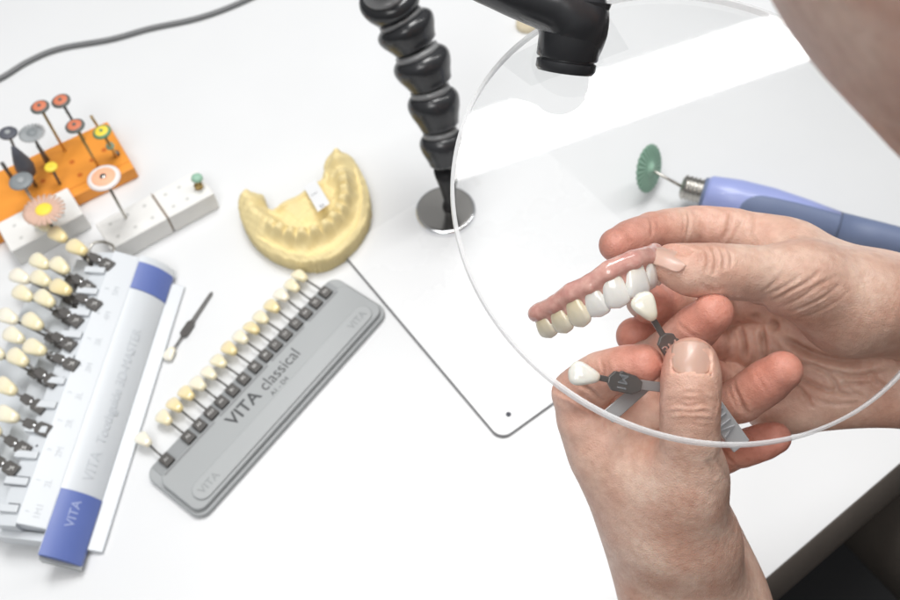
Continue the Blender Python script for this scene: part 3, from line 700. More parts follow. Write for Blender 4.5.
# loose tab lying beside the holder
l0, l1 = at(170, 354, 3.2), at(212, 292, 1.6); lv = unit(l1 - l0)
lt = thing('shade_tab', 'loose shade tab lying on the desk between the two guides', 'shade tab', l0 * [1, 1, 0])
ls = unit(np.cross(UP, lv))
tooth('tab_tooth', l0, -lv, UP, 8.4, 11.4, 5.6, M_t[3], lt)
MB().tube([l0 + lv * 4, l0 + lv * 14, l0 + lv * 20], .8, 10).out('tab_stem', M_dsteel, lt)
pd = l0 + lv * 24
hexp = [(-7.5, -1.2), (-5.5, -3.2), (5, -3.2), (7.5, -1.4), (7.5, 1.4), (5, 3.2), (-5.5, 3.2), (-7.5, 1.2)]
MB().prism([pd + lv * x_ + ls * y_ - UP * 1.0 for x_, y_ in hexp], [pd + lv * x_ + ls * y_ + UP * .8 for x_, y_ in hexp]).out('tab_pad', M_pad, lt, bevel=.4, smooth=False)
hl = np.linalg.norm(l1 - pd)
MB().prism([pd + lv * x_ + ls * y_ - UP * .8 for x_, y_ in ((7, -1.5), (hl - 2, -1.3), (hl, -.6), (hl, .6), (hl - 2, 1.3), (7, 1.5))], [pd + lv * x_ + ls * y_ + UP * .4 for x_, y_ in ((7, -1.5), (hl - 2, -1.3), (hl, -.6), (hl, .6), (hl - 2, 1.3), (7, 1.5))]).out('tab_handle', M_dsteel, lt, bevel=.3, smooth=False)

# ================================================================== LARGE WHITE SHADE GUIDE
A = at(103, 553, 2); Bq = at(185, 287, 2); gu = unit(Bq - A); gv = np.array([gu[1], -gu[0], 0]); GL = np.linalg.norm(Bq - A); A0 = A * [1, 1, 0]
gq = lambda u, v, z: A0 + gu * u + gv * v + UP * z
bg = thing('shade_guide', 'large white wedge shaped shade guide with two blue end caps', 'shade guide', gq(GL / 2, -40, 0))
def extr(name, prof, u0, u1, m, **k):
    return MB().prism([gq(u0, v, z) for v, z in prof], [gq(u1, v, z) for v, z in prof]).out(name, m, bg, **k)
extr('guide_base', [(0, .3), (0, 3.2), (-11, 6.6), (-11.5, .3)], 0, GL, M_guide, bevel=.5, smooth=False)
def arcp(o=0.0):
    a0, a1 = np.array([-9.5, 7.6]), np.array([-30.5, 27.0]); nrm2 = unit([a0[1] - a1[1], a0[0] - a1[0]]); nrm2 = np.array([.63, .776]); out = []
    for k in range(15):
        s_ = k / 14; out.append(tuple(a0 + (a1 - a0) * s_ + nrm2 * (3.4 * 4 * s_ * (1 - s_) + o)))
    return out
body = arcp() + [(-31, 4), (-10, 4)]
capz = arcp(.9) + [(-31.5, 20), (-10, 3)]
cu0 = (at(61, 488, 27) - A0) @ gu; cu1 = (at(40, 555, 27) - A0) @ gu
cv0 = (at(146, 262, 27) - A0) @ gu; cv1 = (at(136, 288, 27) - A0) @ gu
extr('label_roller', body, cu1 + 2, cv0 + 6, M_guide, autos=30)
extr('blue_cap', capz, cu1, cu0, M_blue, autos=30, bevel=.3)
extr('blue_cap', capz, cv1, cv0, M_blue, autos=30, bevel=.3)
extr('cap_bottom', [(-8.5, 7), (-30, 25), (-31, 17), (-10, 2.5)], cu1 - 2.2, cu1 + .5, M_hold, smooth=False)
extr('label_panel', [(-30.8, 26.6), (-48.5, 34.2), (-48.5, 5), (-31.2, 5)], 5, cv0 + 4, M_guide, bevel=.4, smooth=False)
extr('tab_tray', [(-48.4, 33.0), (-62, 32.0), (-62.5, 22), (-84, 20), (-84.5, 10), (-120, 8), (-120, 3), (-48.4, 3)], 3, cv0 + 3, M_guide_d, bevel=.4, smooth=False)
extr('tray_foot', [(-33, 20), (-66, 22), (-66, 8), (-33, 6)], -1.5, 4, M_guide, bevel=.5, smooth=False)
def ftext(s, size, u, v, z, m, slope, **k):
    # reads along the length of the guide, from its near end to its far end
    xd = gu; yd = -gv * math.cos(slope) + UP * math.sin(slope)
    return text(s, size, gq(u, v, z), xd, yd, m, bg, **k)
slp = math.atan2(7.6, 17.7)
for k, (s1, s2) in enumerate((('1M1', '1'), ('2L', '1'), ('2M', '2'), ('2R', '2'), ('3L', '3'), ('3M', '3'), ('3R', '3'), ('4M', '4'), ('5M', '5'))):
    u = 10 + k * 21.5
    for s_, v_, sz in ((s2, -36.6 - 6.5, 4), (s1, -36.5, 6)):
        ftext(s_, sz, u + (0 if sz > 5 else 3), v_, 26.6 + (-30.8 - v_) * 7.6 / 17.7 + .15, M_emb2, slp, ext=.15)
def roller_pt(s_): a = arcp(.12); return a[int(s_ * 14)]
rv, rz = roller_pt(.5)
ftext('VITA', 10, cu0 + 9, rv - (-2.6), rz - 2.2, M_emb2, math.radians(39), ext=.22)
ftext('Toothguide 3D-MASTER', 9, cu0 + 36, rv + 2.6, rz - 2.2, M_emb2, math.radians(39), ext=.22)
rv2, rz2 = arcp(1.05)[8]
ftext('VITA', 8.5, cu1 + 21, rv2 + 2.2, rz2 - 1.9, M_blue_t, math.radians(39), ext=.2, bold=.03)
for k in range(11):
    MB().box(gq(14 + 18.6 * k, -57.5, 33.6), gv, gu, UP, 8.0, 2.6, 2.0).out('slot_rib', M_guide, bg, bevel=.6, smooth=False)
# tabs in the tray: (pad px, [tooth px...])
rows = [((104, 263), [(77, 248), (58, 235), (43, 224)], [2, 2, 1]), ((85, 285), [(60, 266), (40, 262)], [1, 1]), ((91, 303), [(61, 288), (41, 279), (20, 277)], [2, 1, 3]),
        ((73, 319), [(45, 299), (23, 294)], [1, 1]), ((66, 343), [(33, 322), (8, 317)], [1, 3]), ((68, 363), [(35, 348), (14, 336)], [1, 0]),
        ((49, 379), [(18, 358), (-6, 352)], [1, 0]), ((36, 405), [(6, 387)], [1]), ((40, 428), [(7, 415)], [0]), ((20, 447), [(-10, 428)], [0]), ((8, 467), [(-22, 448)], [1])]
rown = ['first', 'second', 'third', 'fourth', 'fifth', 'sixth', 'seventh', 'eighth', 'ninth', 'tenth', 'eleventh']
depthn = ['uppermost tooth', 'middle tooth', 'outermost tooth']
for r_, ((px, py), tl, tn) in enumerate(rows):
    for k, ((tx, ty), ti) in enumerate(zip(tl, tn)):
        zt = 37 - 6 * k
        pc = at(px, py, 34.5) + UP * (-6.0 * k) - gv * 0 + (unit(at(*tl[-1], 34) - at(px, py, 34)) * 9.0 * k)
        tcn = at(tx, ty, zt); dv = unit(tcn - pc); sv = unit(np.cross(UP, dv)); nv = np.cross(dv, sv)
        lab = f'{tname[ti]} tab, {depthn[k]}, {rown[r_]} row from far end of the white guide'
        t = thing('shade_tab', lab, 'shade tab', pc, 'shade tabs fanned out in the white guide')
        hx = [(-7.5, -4.4), (1.5, -4.4), (3.4, -1.8), (5.2, -3.6), (12, -3.0), (12.5, -1), (12.5, 1), (12, 3.0), (5.2, 3.6), (3.4, 1.8), (1.5, 4.4), (-7.5, 4.4)]
        Lp = np.linalg.norm(tcn - pc); sc = min(1, (Lp - 5) / 14.5)
        hx = [((x_ * sc if x_ > 0 else x_), y_) for x_, y_ in hx]
        MB().prism([pc + dv * x_ + sv * y_ - nv * 1.0 for x_, y_ in hx], [pc + dv * x_ + sv * y_ + nv * 1.2 for x_, y_ in hx]).out('tab_pad', M_pad, t, bevel=.5, smooth=False)
        text(['M3', 'M2', 'M1'][k], 4.2, pc + nv * 1.25 - dv * 2.5, np.cross(gu, UP) * -1, gu, M_mark, t, .05, 0, center=True, name='tab_code')
        MB().lathe(pc + dv * 4 * sc + nv * 1.0, nv, [(0, 1.4), (.8, 1.2), (.9, .2)], 12).out('tab_rivet', M_rim, t)
        MB().tube([pc + dv * 10 * sc, tcn - dv * 3], 1.0, 10).out('tab_stem', M_dsteel, t)
        tooth('tab_tooth', tcn, dv, nv * 1.0 + np.array([0, -.25, .3]), 12.0, 20.0, 6.8, M_t[ti], t, sq=4, neck=.72)
for k, ((x, y), zz) in enumerate((((77, 342), 32.5), ((53, 405), 32.5), ((37, 446), 32.5), ((88, 315), 32.5), ((64, 378), 32.5), ((98, 290), 32.5))):
    MB().lathe(at(x, y, zz), UP, [(-.3, .9), (.25, .9), (.26, .3)], 12).out('index_dot', M_dgrey, bg, smooth=False)
# empty slots near the lower end, and the wire loop at the far end
for (x, y), (hx_, hy_) in (((17, 481), (8, 3.4)), ((13, 508), (4, 3))):
    MB().box(at(x, y, 33.2), gv, gu, UP, hx_, hy_, .25).out('empty_slot', M_dgrey, bg, smooth=False)
loop = [at(x, y, 30) for x, y in ((88, 262), (89, 250), (94, 243), (104, 242), (113, 246), (114, 252))]
MB().tube(spline(loop, 6), 1.1, 10).out('wire_loop', M_steel, bg)

# ================================================================== PERSON (hands, arms, head)
VIEW = RW @ np.array([0, 0, 1.0])
def build_hand(palm, fingers, vox, extra_lo=None):
    pts = [P(*q[:3]) for ch in palm for q in ch] + [P(*q[:3]) for f in fingers for q in f]
    pts = np.array(pts); f = Field(pts.min(0) - 30, pts.max(0) + 30, vox)
    PA = f.blank()
    for ch in palm:
        for q0, q1 in zip(ch[:-1], ch[1:]): f.cone(PA, P(*q0[:3]), P(*q1[:3]), q0[3], q1[3], 12.0, pad=20)
    BODY = PA.copy()
    for ch in fingers:
        FA = f.blank()
        for q0, q1 in zip(ch[:-1], ch[1:]):
            a_, b_ = P(*q0[:3]), P(*q1[:3])
            f.cone(FA, a_, b_, q0[3], q1[3], 2.6, pad=14)
        # fleshy pad in the middle of every phalanx, slightly thicker joints
        for q0, q1 in zip(ch[:-1], ch[1:]):
            a_, b_ = P(*q0[:3]), P(*q1[:3]); m_ = (a_ + b_) / 2; rm = (q0[3] + q1[3]) / 2
            f.cone(FA, m_ - (b_ - a_) * .12, m_ + (b_ - a_) * .12, rm * 1.02, rm * 1.02, 3.0, pad=14)
        BODY = np.minimum(BODY, smin(PA, FA, 13.0 if ch is fingers[0] else 7.0))
    return f.nets(BODY)
# (px, py, depth, radius) -> right hand
R_palm = [[(1010, 350, 396, 24), (960, 332, 388, 22), (880, 300, 384, 17), (792, 256, 381, 13)],
          [(960, 356, 392, 22), (800, 287, 398, 13)], [(960, 366, 394, 22), (805, 330, 406, 13)],
          [(1010, 372, 396, 24), (960, 385, 392, 19), (812, 374, 406, 11.5)],
          [(920, 314, 371, 17), (850, 303, 364, 18.0), (803, 281, 352, 12.0)],
          [(890, 388, 392, 14.5), (775, 406, 410, 13)],
          [(806, 272, 364, 9), (775, 250, 378, 8)], [(745, 350, 424, 13), (800, 345, 412, 14), (860, 350, 402, 18)]]
R_fing = [[(803, 281, 352, 11.5), (760, 274, 346, 9.6), (718, 271, 341, 9.2), (690, 270, 340, 8.6), (668, 263, 340, 6.2)],
          [(792, 256, 381, 12.5), (735, 232, 386, 9.0), (694, 228, 386, 8.5), (652, 232, 375, 7.5), (616, 245, 361, 6.6)],
          [(800, 287, 398, 12), (725, 303, 412, 9), (682, 306, 390, 8.4), (650, 303, 364, 8.0)],
          [(805, 330, 406, 12), (722, 343, 418, 8.8), (676, 341, 398, 8), (635, 336, 378, 7.6)],
          [(812, 374, 406, 11), (748, 388, 424, 8), (712, 376, 410, 7), (690, 360, 394, 6.4)]]
L_palm = [[(672, 680, 400, 23), (690, 635, 388, 18), (606, 458, 359, 12.0)], [(675, 635, 388, 20), (622, 452, 370, 13)],
          [(722, 635, 396, 20), (645, 464, 387, 13)], [(724, 680, 406, 23), (722, 635, 396, 20), (672, 487, 402, 12)],
          [(712, 605, 386, 16.5), (696, 540, 360, 16), (690, 488, 335, 11.5)],
          [(730, 585, 398, 14), (705, 520, 402, 13)], [(624, 472, 358, 12.5), (654, 525, 362, 15.5)], [(655, 482, 345, 12), (672, 535, 354, 15.5)], [(640, 405, 356, 10), (648, 450, 352, 13)]]
L_fing = [[(690, 488, 335, 11.5), (690, 445, 322, 9.2), (690, 408, 317, 9.0), (691, 380, 316.5, 8.9), (691, 362, 318, 8.2)],
          [(603, 457, 361, 13), (578, 394, 352, 9.2), (601, 375, 339, 7.9), (643, 364, 328, 7.0)],
          [(622, 452, 370, 12), (612, 386, 380, 9), (668, 352, 356, 8.2), (713, 313, 338, 7.4)],
          [(645, 464, 387, 12), (668, 427, 400, 9), (741, 400, 364, 8.2), (782, 371, 351, 7.5)],
          [(672, 487, 402, 11), (692, 468, 410, 8), (742, 449, 386, 7), (775, 438, 375, 6.3)]]
VOX = 0.75
RV, RF = build_hand(R_palm, R_fing, VOX)
LV, LF = build_hand(L_palm, L_fing, VOX)
def vnormals(V, Fq):
    n = np.cross(V[Fq[:, 2]] - V[Fq[:, 0]], V[Fq[:, 3]] - V[Fq[:, 1]]); N = np.zeros_like(V)
    for j in range(4): np.add.at(N, Fq[:, j], n)
    N /= np.linalg.norm(N, axis=1)[:, None] + 1e-12; return N
def lapl(V, Fq, it=2, k=.5):
    I = np.concatenate([Fq[:, j] for j in range(4)] * 2); J = np.concatenate([Fq[:, (j + 1) % 4] for j in range(4)] + [Fq[:, (j + 3) % 4] for j in range(4)])
    c_ = np.bincount(I, minlength=len(V))[:, None]
    for _ in range(it):
        S = np.stack([np.bincount(I, V[J, j], len(V)) for j in range(3)], 1); V = V + k * (S / c_ - V)
    return V
def orient(V, Fq):
    N = vnormals(V, Fq); c_ = V.mean(0)
    vol = np.einsum('ij,ij->', V[Fq[:, 0]] - c_, np.cross(V[Fq[:, 1]] - c_, V[Fq[:, 2]] - c_)) + np.einsum('ij,ij->', V[Fq[:, 0]] - c_, np.cross(V[Fq[:, 2]] - c_, V[Fq[:, 3]] - c_))
    return Fq if vol > 0 else Fq[:, ::-1]
# surface nets leave mixed winding per axis: make it consistent through bmesh
def consistent(V, Fq):
    bm = bmesh.new(); vs = [bm.verts.new(v) for v in V]
    for f in Fq: bm.faces.new([vs[i] for i in f])
    bmesh.ops.recalc_face_normals(bm, faces=bm.faces); bm.verts.index_update()
    out = np.array([[v.index for v in f.verts] for f in bm.faces]); bm.free(); return orient(V, out)
RF = consistent(RV, RF); LF = consistent(LV, LF)
RV = lapl(RV, RF, 3); LV = lapl(LV, LF, 3)
# even out the back of the left hand and the wrist
_c = (LV - CAM) @ RW; _py = 300 - F * _c[:, 1] / -_c[:, 2]; _px = 450 + F * _c[:, 0] / -_c[:, 2]
_m = np.clip((_py - 440 - np.clip(_px - 690, 0, 60) * .5) / 45, 0, 1)[:, None]; LV = LV + _m * (lapl(LV, LF, 480) - LV)
def seg_dist(V, a, b):
    ab = b - a; h = np.clip(((V - a) @ ab) / max(ab @ ab, 1e-9), 0, 1); return np.linalg.norm(V - a - h[:, None] * ab, axis=1)
def hit(bvh, px, py):
    r = unit(ray(px, py)); loc, nn_, i_, d_ = bvh.ray_cast(Vector(CAM), Vector(r)); return (np.array(loc), np.array(nn_)) if loc else (None, None)
def crease(V, N, G, bvh, px, w, dep, bulge=.35):
    q = [hit(bvh, x, y)[0] for x, y in px]; q = [p for p in q if p is not None]
    if len(q) < 2: return
    q = spline(np.array(q), 4); d_ = np.full(len(V), 1e9)
    lo_, hi_ = q.min(0) - 4 * w, q.max(0) + 4 * w; m_ = ((V > lo_) & (V < hi_)).all(1)
    Vm = V[m_]; dm = np.full(len(Vm), 1e9); tm = np.zeros(len(Vm)); ns = len(q) - 1
    for k in range(ns):
        dd = seg_dist(Vm, q[k], q[k + 1]); better = dd < dm; dm = np.where(better, dd, dm); tm = np.where(better, (k + .5) / ns, tm)
    fade = np.clip(np.minimum(tm, 1 - tm) * 5 + .25, 0, 1)
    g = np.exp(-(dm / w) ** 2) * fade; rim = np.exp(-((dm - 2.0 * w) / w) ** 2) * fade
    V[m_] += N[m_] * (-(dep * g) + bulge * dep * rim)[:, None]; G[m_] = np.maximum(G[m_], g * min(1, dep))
def to_bvh(V, Fq): return BVHTree.FromPolygons(V.tolist(), Fq.tolist())
Rb, Lb_ = to_bvh(RV, RF), to_bvh(LV, LF)
RN, LN = vnormals(RV, RF), vnormals(LV, LF); RG, LG = np.zeros(len(RV)), np.zeros(len(LV))
# thumb knuckle wrinkles, palm lines, thenar folds (right hand)
for px, w_, dp in [([(706, 250), (708, 260), (706, 270)], .8, .55), ([(713, 249), (716, 260), (714, 272)], .8, .7), ([(721, 250), (724, 258), (723, 268)], .8, .6), ([(729, 251), (731, 258), (730, 265)], .8, .4),
                   ([(702, 285), (712, 290), (722, 289)], .8, .3), ([(699, 252), (701, 258), (700, 264)], .7, .3),
                   ([(774, 300), (790, 291), (806, 283), (820, 271)], .7, .42), ([(779, 307), (800, 298), (818, 286), (836, 276)], .7, .38), ([(771, 293), (786, 286), (800, 275)], .7, .3), ([(784, 303), (803, 291), (828, 277)], .6, .2), ([(786, 314), (803, 308), (826, 296)], .6, .22),
                   ([(790, 311), (812, 303), (838, 286)], .7, .3), ([(764, 290), (774, 283), (784, 271)], .7, .22), ([(800, 318), (824, 309), (849, 291)], .7, .2),
                   ([(731, 213), (729, 222), (727, 231), (723, 240)], .9, .6), ([(753, 214), (751, 226), (749, 236)], .9, .35), ([(746, 218), (738, 230), (732, 239)], .8, .3),
                   ([(687, 211), (689, 220), (688, 230), (686, 239)], .8, .4), ([(650, 219), (652, 227), (651, 236)], .8, .35), ([(683, 212), (684, 222), (683, 234)], .7, .2),
                   
                   ([(762, 306), (775, 326), (795, 345), (822, 357), (850, 362), (890, 360)], 1.6, 2.4), ([(756, 316), (763, 340), (766, 366), (758, 398)], 1.2, 2.0), ([(738, 322), (745, 346), (741, 376)], 1.1, 1.2), ([(806, 360), (830, 376), (842, 396)], .9, .7), ([(778, 372), (800, 388), (812, 406)], .9, .7), ([(828, 392), (846, 384), (868, 384)], .8, .5),
                   ([(770, 352), (800, 378), (835, 392), (862, 396)], 1.0, .6), ([(790, 362), (815, 366), (850, 376), (885, 372)], 1.0, .6), ([(800, 392), (830, 404), (860, 402)], .9, .4), ([(838, 368), (850, 388), (862, 398)], .9, .4), ([(866, 364), (876, 380), (888, 388)], .9, .5)]:
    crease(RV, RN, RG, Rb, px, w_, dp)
for px, w_, dp in [([(662, 402), (675, 399), (690, 400), (705, 399), (717, 402)], .8, .55), ([(664, 407), (676, 404), (690, 406), (704, 404), (716, 408)], .8, .75), ([(665, 413), (678, 411), (691, 412), (704, 411), (715, 413)], .8, .5), ([(672, 395), (690, 393), (708, 395)], .7, .3), ([(668, 419), (690, 418), (712, 420)], .8, .3),
                   ([(666, 425), (688, 423), (712, 426)], .7, .2),
                   ([(601, 360), (604, 370), (603, 382)], .8, .5), ([(606, 358), (609, 370), (608, 380)], .8, .35), ([(554, 388), (570, 396), (588, 408), (600, 416)], 1.0, 1.0), ([(575, 382), (590, 390), (602, 400)], .9, .6),
                   ([(734, 384), (738, 396), (744, 408), (748, 414)], .9, .7), ([(729, 386), (733, 398), (740, 410)], .8, .4), ([(755, 372), (762, 384), (768, 394)], .7, .2),
                   ([(680, 325), (694, 336)], .8, .4), ([(724, 452), (732, 462), (738, 474)], 1.0, .6), ([(716, 458), (724, 470), (730, 484)], 1.0, .4), ([(708, 462), (716, 476)], 1.0, .3)]:
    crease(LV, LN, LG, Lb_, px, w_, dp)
# nail fold grooves
def nail_frame(bvh, c_px, a_px, b_px, view=None):
    c_, n_ = hit(bvh, *c_px); a_ = hit(bvh, *a_px)[0]; b_ = hit(bvh, *b_px)[0]; ax = unit(b_ - a_); n_ = unit(n_ - ax * (n_ @ ax)); return c_, ax, n_
def nail(bvh, V, N, c_, ax, n_, w_, l_, name, parent, rc_=9.5, lift=.25):
    sd_ = np.cross(ax, n_); NU, NW = 18, 20; pts = []; Fq = []
    for i in range(NU + 1):
        for j in range(NW + 1):
            s_ = i / NU * 2 - 1; t_ = j / NW * 2 - 1
            xx = t_ * w_ / 2 * (1 - abs(min(0, s_)) ** 4 * .35) * (1 - max(0, s_) ** 6 * .12); yy = s_ * l_ / 2 + (.9 * (1 - t_ * t_) * (1 if s_ > 0 else -1)) * abs(s_)
            hz_ = -(xx * xx) / (2 * rc_) - (yy * yy) / (2 * 26) + lift - .55 * max(0, -s_) ** 2 - .35 * abs(t_) ** 4
            pts.append(c_ + ax * yy + sd_ * xx + n_ * hz_)
    for i in range(NU):
        for j in range(NW): a = i * (NW + 1) + j; Fq.append((a, a + 1, a + NW + 2, a + NW + 1))
    pts = np.array(pts); G_ = pts.reshape(NU + 1, NW + 1, 3)
    o = mesh(name, G_.reshape(-1, 3), Fq, M_nail, parent); sm_ = o.modifiers.new('solid', 'SOLIDIFY'); sm_.thickness = .35 * MM
    # fold of skin raised around the nail
    rel = V - c_; X_, Y_, Z_ = rel @ sd_, rel @ ax, rel @ n_
    top_ = -(X_ ** 2) / (2 * rc_) - (Y_ ** 2) / 52 + lift - .35
    inn = (np.abs(X_) < w_ / 2 * .97) & (np.abs(Y_) < l_ / 2) & (Z_ > top_) & (Z_ < top_ + 7)
    V[inn] -= n_ * (Z_ - top_)[inn][:, None]
    bd = np.concatenate([G_[:13, 0], G_[:13, -1], G_[0]]); lo_, hi_ = bd.min(0) - 4, bd.max(0) + 4; m_ = np.argwhere(((V > lo_) & (V < hi_)).all(1) & ~inn)[:, 0]
    d_ = np.min(np.linalg.norm(V[m_][:, None] - bd[None], axis=2), axis=1)
    V[m_] += N[m_] * (.18 * np.exp(-((d_ - .6) / .9) ** 2))[:, None]
    return o
person = thing('person', 'bare handed person at the desk comparing shade tabs with a dental bridge', 'person', P(690, 430, 360))
c_, ax, n_ = nail_frame(Lb_, (692, 358), (692, 380), (692, 348)); n_ = unit(n_ + VIEW * .4)
nail(Lb_, LV, LN, c_ + ax * .3, ax, n_, 12.8, 10.4, 'fingernail', person, 7.6, -.1)
c_, ax, n_ = nail_frame(Rb, (670, 254), (686, 262), (660, 252)); n_ = unit(n_ * .6 + VIEW * .25 + RW @ np.array([-.15, .75, 0]))
nail(Rb, RV, RN, c_, ax, n_, 10.4, 11.5, 'fingernail', person, 7.0, -.2)
# middle finger nail of the right hand, behind the upper tab
a_ = P(650, 303, 364); n_ = unit(RW @ np.array([-.8, .05, .55])); ax = unit(RW @ np.array([-.25, .1, .95])); ax = unit(ax - n_ * (ax @ n_))
h = Rb.ray_cast(Vector(a_ + n_ * 20), Vector(-n_))
nail(Rb, RV, RN, np.array(h[0]), ax, n_, 10.5, 9.5, 'fingernail', person, 8.0)
def tint(V, tips, G, knk=()):
    t = np.zeros(len(V))
    for p, r_, k_ in tips: t = np.maximum(t, k_ * np.exp(-(np.linalg.norm(V - P(*p), axis=1) / r_) ** 2))
    c_ = np.zeros((len(V), 4)); c_[:, 0] = np.clip(t, 0, 1); c_[:, 1] = np.clip(G, 0, 1); c_[:, 3] = 1; return c_
RT = tint(RV, [((616, 245, 361), 26, .8), ((650, 303, 364), 20, .9), ((635, 336, 378), 24, .9), ((690, 360, 394), 24, .8), ((690, 228, 386), 14, .4), ((690, 290, 342), 12, .3)], RG)
LT = tint(LV, [((643, 364, 326), 18, .85), ((713, 313, 338), 26, .85), ((782, 371, 351), 24, .85), ((775, 438, 375), 22, .9), ((690, 350, 314), 12, .25), ((578, 394, 350), 18, .35)], LG)
# --- arms, neck and head (coarser), out of the frame apart from the blurred brow at the upper right
cw = lambda x, y, z: CAM + RW @ np.array([x, y, -z], float)
HC = cw(138, 86, 125)
rw, re_, rs = P(1000, 360, 396), cw(440, 20, 480), cw(370, 180, 290)
lw_, le, ls_ = P(698, 660, 400), cw(218, -387, 470), cw(250, -165, 290)
hf = unit(P(690, 330, 330) - HC); hup = RW @ np.array([.35, .85, .25]); 
chest = (rs + ls_) / 2; back = -nrm
neckb = chest + UP * 25
hup = unit(HC - neckb); hup = unit(hup - hf * (hup @ hf)); hr = np.cross(hf, hup)
pts = np.array([rw, re_, rs, lw_, le, ls_, HC]); fc = Field(pts.min(0) - 150, pts.max(0) + 150, 4.0); BA = fc.blank()
for a_, b_, r1, r2 in [(rw, rw * .6 + re_ * .4, 25, 38), (rw * .6 + re_ * .4, re_, 40, 40), (lw_, lw_ * .6 + le * .4, 24.5, 38), (lw_ * .6 + le * .4, le, 40, 40), (re_, rs, 42, 48), (le, ls_, 42, 48), (neckb, HC - hup * 45 - hf * 15, 56, 54)]:
    fc.cone(BA, a_, b_, r1, r2, 14, pad=30)
HA = fc.blank()
h_ = lambda f_, u_, r_: HC + hf * f_ + hup * u_ + hr * r_
for a_, b_, r1, r2 in [(h_(-20, 25, 0), h_(15, 22, 0), 74, 72), (h_(20, -10, 0), h_(48, -70, 0), 58, 30), (h_(60, 8, 0), h_(76, -30, 0), 12, 14), (h_(62, 22, -30), h_(62, 22, 30), 20, 20), (h_(62, -58, -14), h_(62, -58, 14), 14, 14),
                       (h_(-5, 12, 74), h_(-9, -22, 72), 9, 7), (h_(-5, 12, -74), h_(-9, -22, -72), 9, 7)]:
    fc.cone(HA, a_, b_, r1, r2, 16, pad=30)
BA = smin(BA, HA, 14); BVv, BF = fc.nets(BA); BF = consistent(BVv, BF); BVv = lapl(BVv, BF, 2)
BT = np.zeros((len(BVv), 4)); BT[:, 0] = .12; BT[:, 3] = 1
allV = np.vstack([RV, LV, BVv]); allF = np.vstack([RF, LF + len(RV), BF + len(RV) + len(LV)]); allT = np.vstack([RT, LT, BT])
me = bpy.data.meshes.new('body'); me.from_pydata(((allV - LOC['person']) * MM).tolist(), [], allF.tolist()); me.materials.append(M_skin)
me.polygons.foreach_set('use_smooth', [True] * len(me.polygons))
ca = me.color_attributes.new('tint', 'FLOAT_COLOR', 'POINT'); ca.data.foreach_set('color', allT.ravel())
bo = link(bpy.data.objects.new('body', me)); bo.parent = person; LOC[bo.name] = LOC['person']
HA2 = fc.blank()
fc.cone(HA2, h_(-24, 30, 0), h_(14, 27, 0), 79, 75, 0, pad=30); fc.cone(HA2, h_(-30, 20, 0), h_(-40, -40, 0), 70, 56, 10, pad=30)
g = np.meshgrid(*[fc.lo[j] + fc.vox * np.arange(fc.n[j]) for j in range(3)], indexing='ij', sparse=True)
face = sum((g[j] - HC[j]) * (hf * .9 - hup * .55)[j] for j in range(3)) + 23
HA2 = np.maximum(HA2, face.astype(np.float32)); hv_, hf_ = fc.nets(HA2); hf_ = consistent(hv_, hf_)
mesh('hair', lapl(hv_, hf_, 1), hf_, M_hair, person)
for s_ in (-1, 1):
    MB().lathe(h_(64, 6, 30 * s_), hf, [(-11, 3), (-6, 10), (0, 12), (7, 10), (11, 5), (12, .5)], 20).out('eye', M_eye, person)
    MB().lathe(h_(75.2, 6, 30 * s_), hf, [(0, 5), (.9, 4.5), (1.1, .5)], 16).out('iris', M_iris, person)
SA_ = fc.blank(); fs = Field(np.minimum(pts.min(0), chest) - [260, 360, 420], pts.max(0) + 160, 8.0); SA_ = fs.blank()
pb = at(866, 560, -130); hip = pb + e * 180 - nrm * 330
for a_, b_, r1, r2 in [(ls_, rs, 62, 62), (chest - UP * 60 + back * 20, hip + UP * 40, 120, 125), (ls_ - UP * 40, hip + UP * 100, 70, 110), (rs - UP * 40, hip + UP * 100, 70, 110), (ls_, ls_ * .45 + le * .55, 60, 58), (rs, rs * .45 + re_ * .55, 60, 58)]:
    fs.cone(SA_, a_, b_, r1, r2, 25, pad=50)
sv_, sf_ = fs.nets(SA_); mesh('shirt', lapl(sv_, consistent(sv_, sf_), 2), sf_, M_shirt, person)
FT = Field(hip - [700, 700, 250], hip + [500, 500, 120], 10.0); TA = FT.blank()
for s_ in (-1, 1):
    k0 = hip + e * 95 * s_; k1 = k0 + nrm * 440
    FT.cone(TA, k0, k1, 90, 78, 30, pad=60)
tv, tf = FT.nets(TA); mesh('trousers', lapl(tv, consistent(tv, tf), 2), tf, M_trous, person)


# ================================================================== DENTAL BRIDGE IN THE RIGHT HAND
tp = [(547, 323, 347, 6.6, 8.0), (562, 317, 342, 7.2, 8.6), (578, 308, 337, 7.6, 10.0), (596, 299, 333.6, 7.4, 9.2), (614, 288, 330.5, 9.0, 10.4), (634.5, 278.5, 331, 9.2, 10.4), (646, 272, 337, 7.2, 9.2), (653.5, 268, 343.5, 7.6, 9.4)]
tw = [P(*p[:3]) for p in tp]
brg = thing('dental_bridge', 'pink and white dental bridge held between thumb and fingers', 'dental bridge', np.mean(tw, 0))
img = lambda x, y, z=0: RW @ np.array([x, -y, -z], float)   # picture-aligned direction (right, down, away)
axis0 = unit(img(.26, .93, -.06))
cenb = P(612, 278, 352)
nrms = []
for i in range(8):
    tg = tw[min(i + 1, 7)] - tw[max(i - 1, 0)]; nb = np.cross(unit(tg), axis0); nb = nb if nb @ (tw[i] - cenb) > 0 else -nb; nrms.append(unit(nb))
dn_ = [np.linalg.norm(tw[i + 1] - tw[i]) for i in range(7)]
sp_ = [1.15 * ((dn_[max(0, i - 1)] + dn_[min(6, i)]) / 2) for i in range(8)]
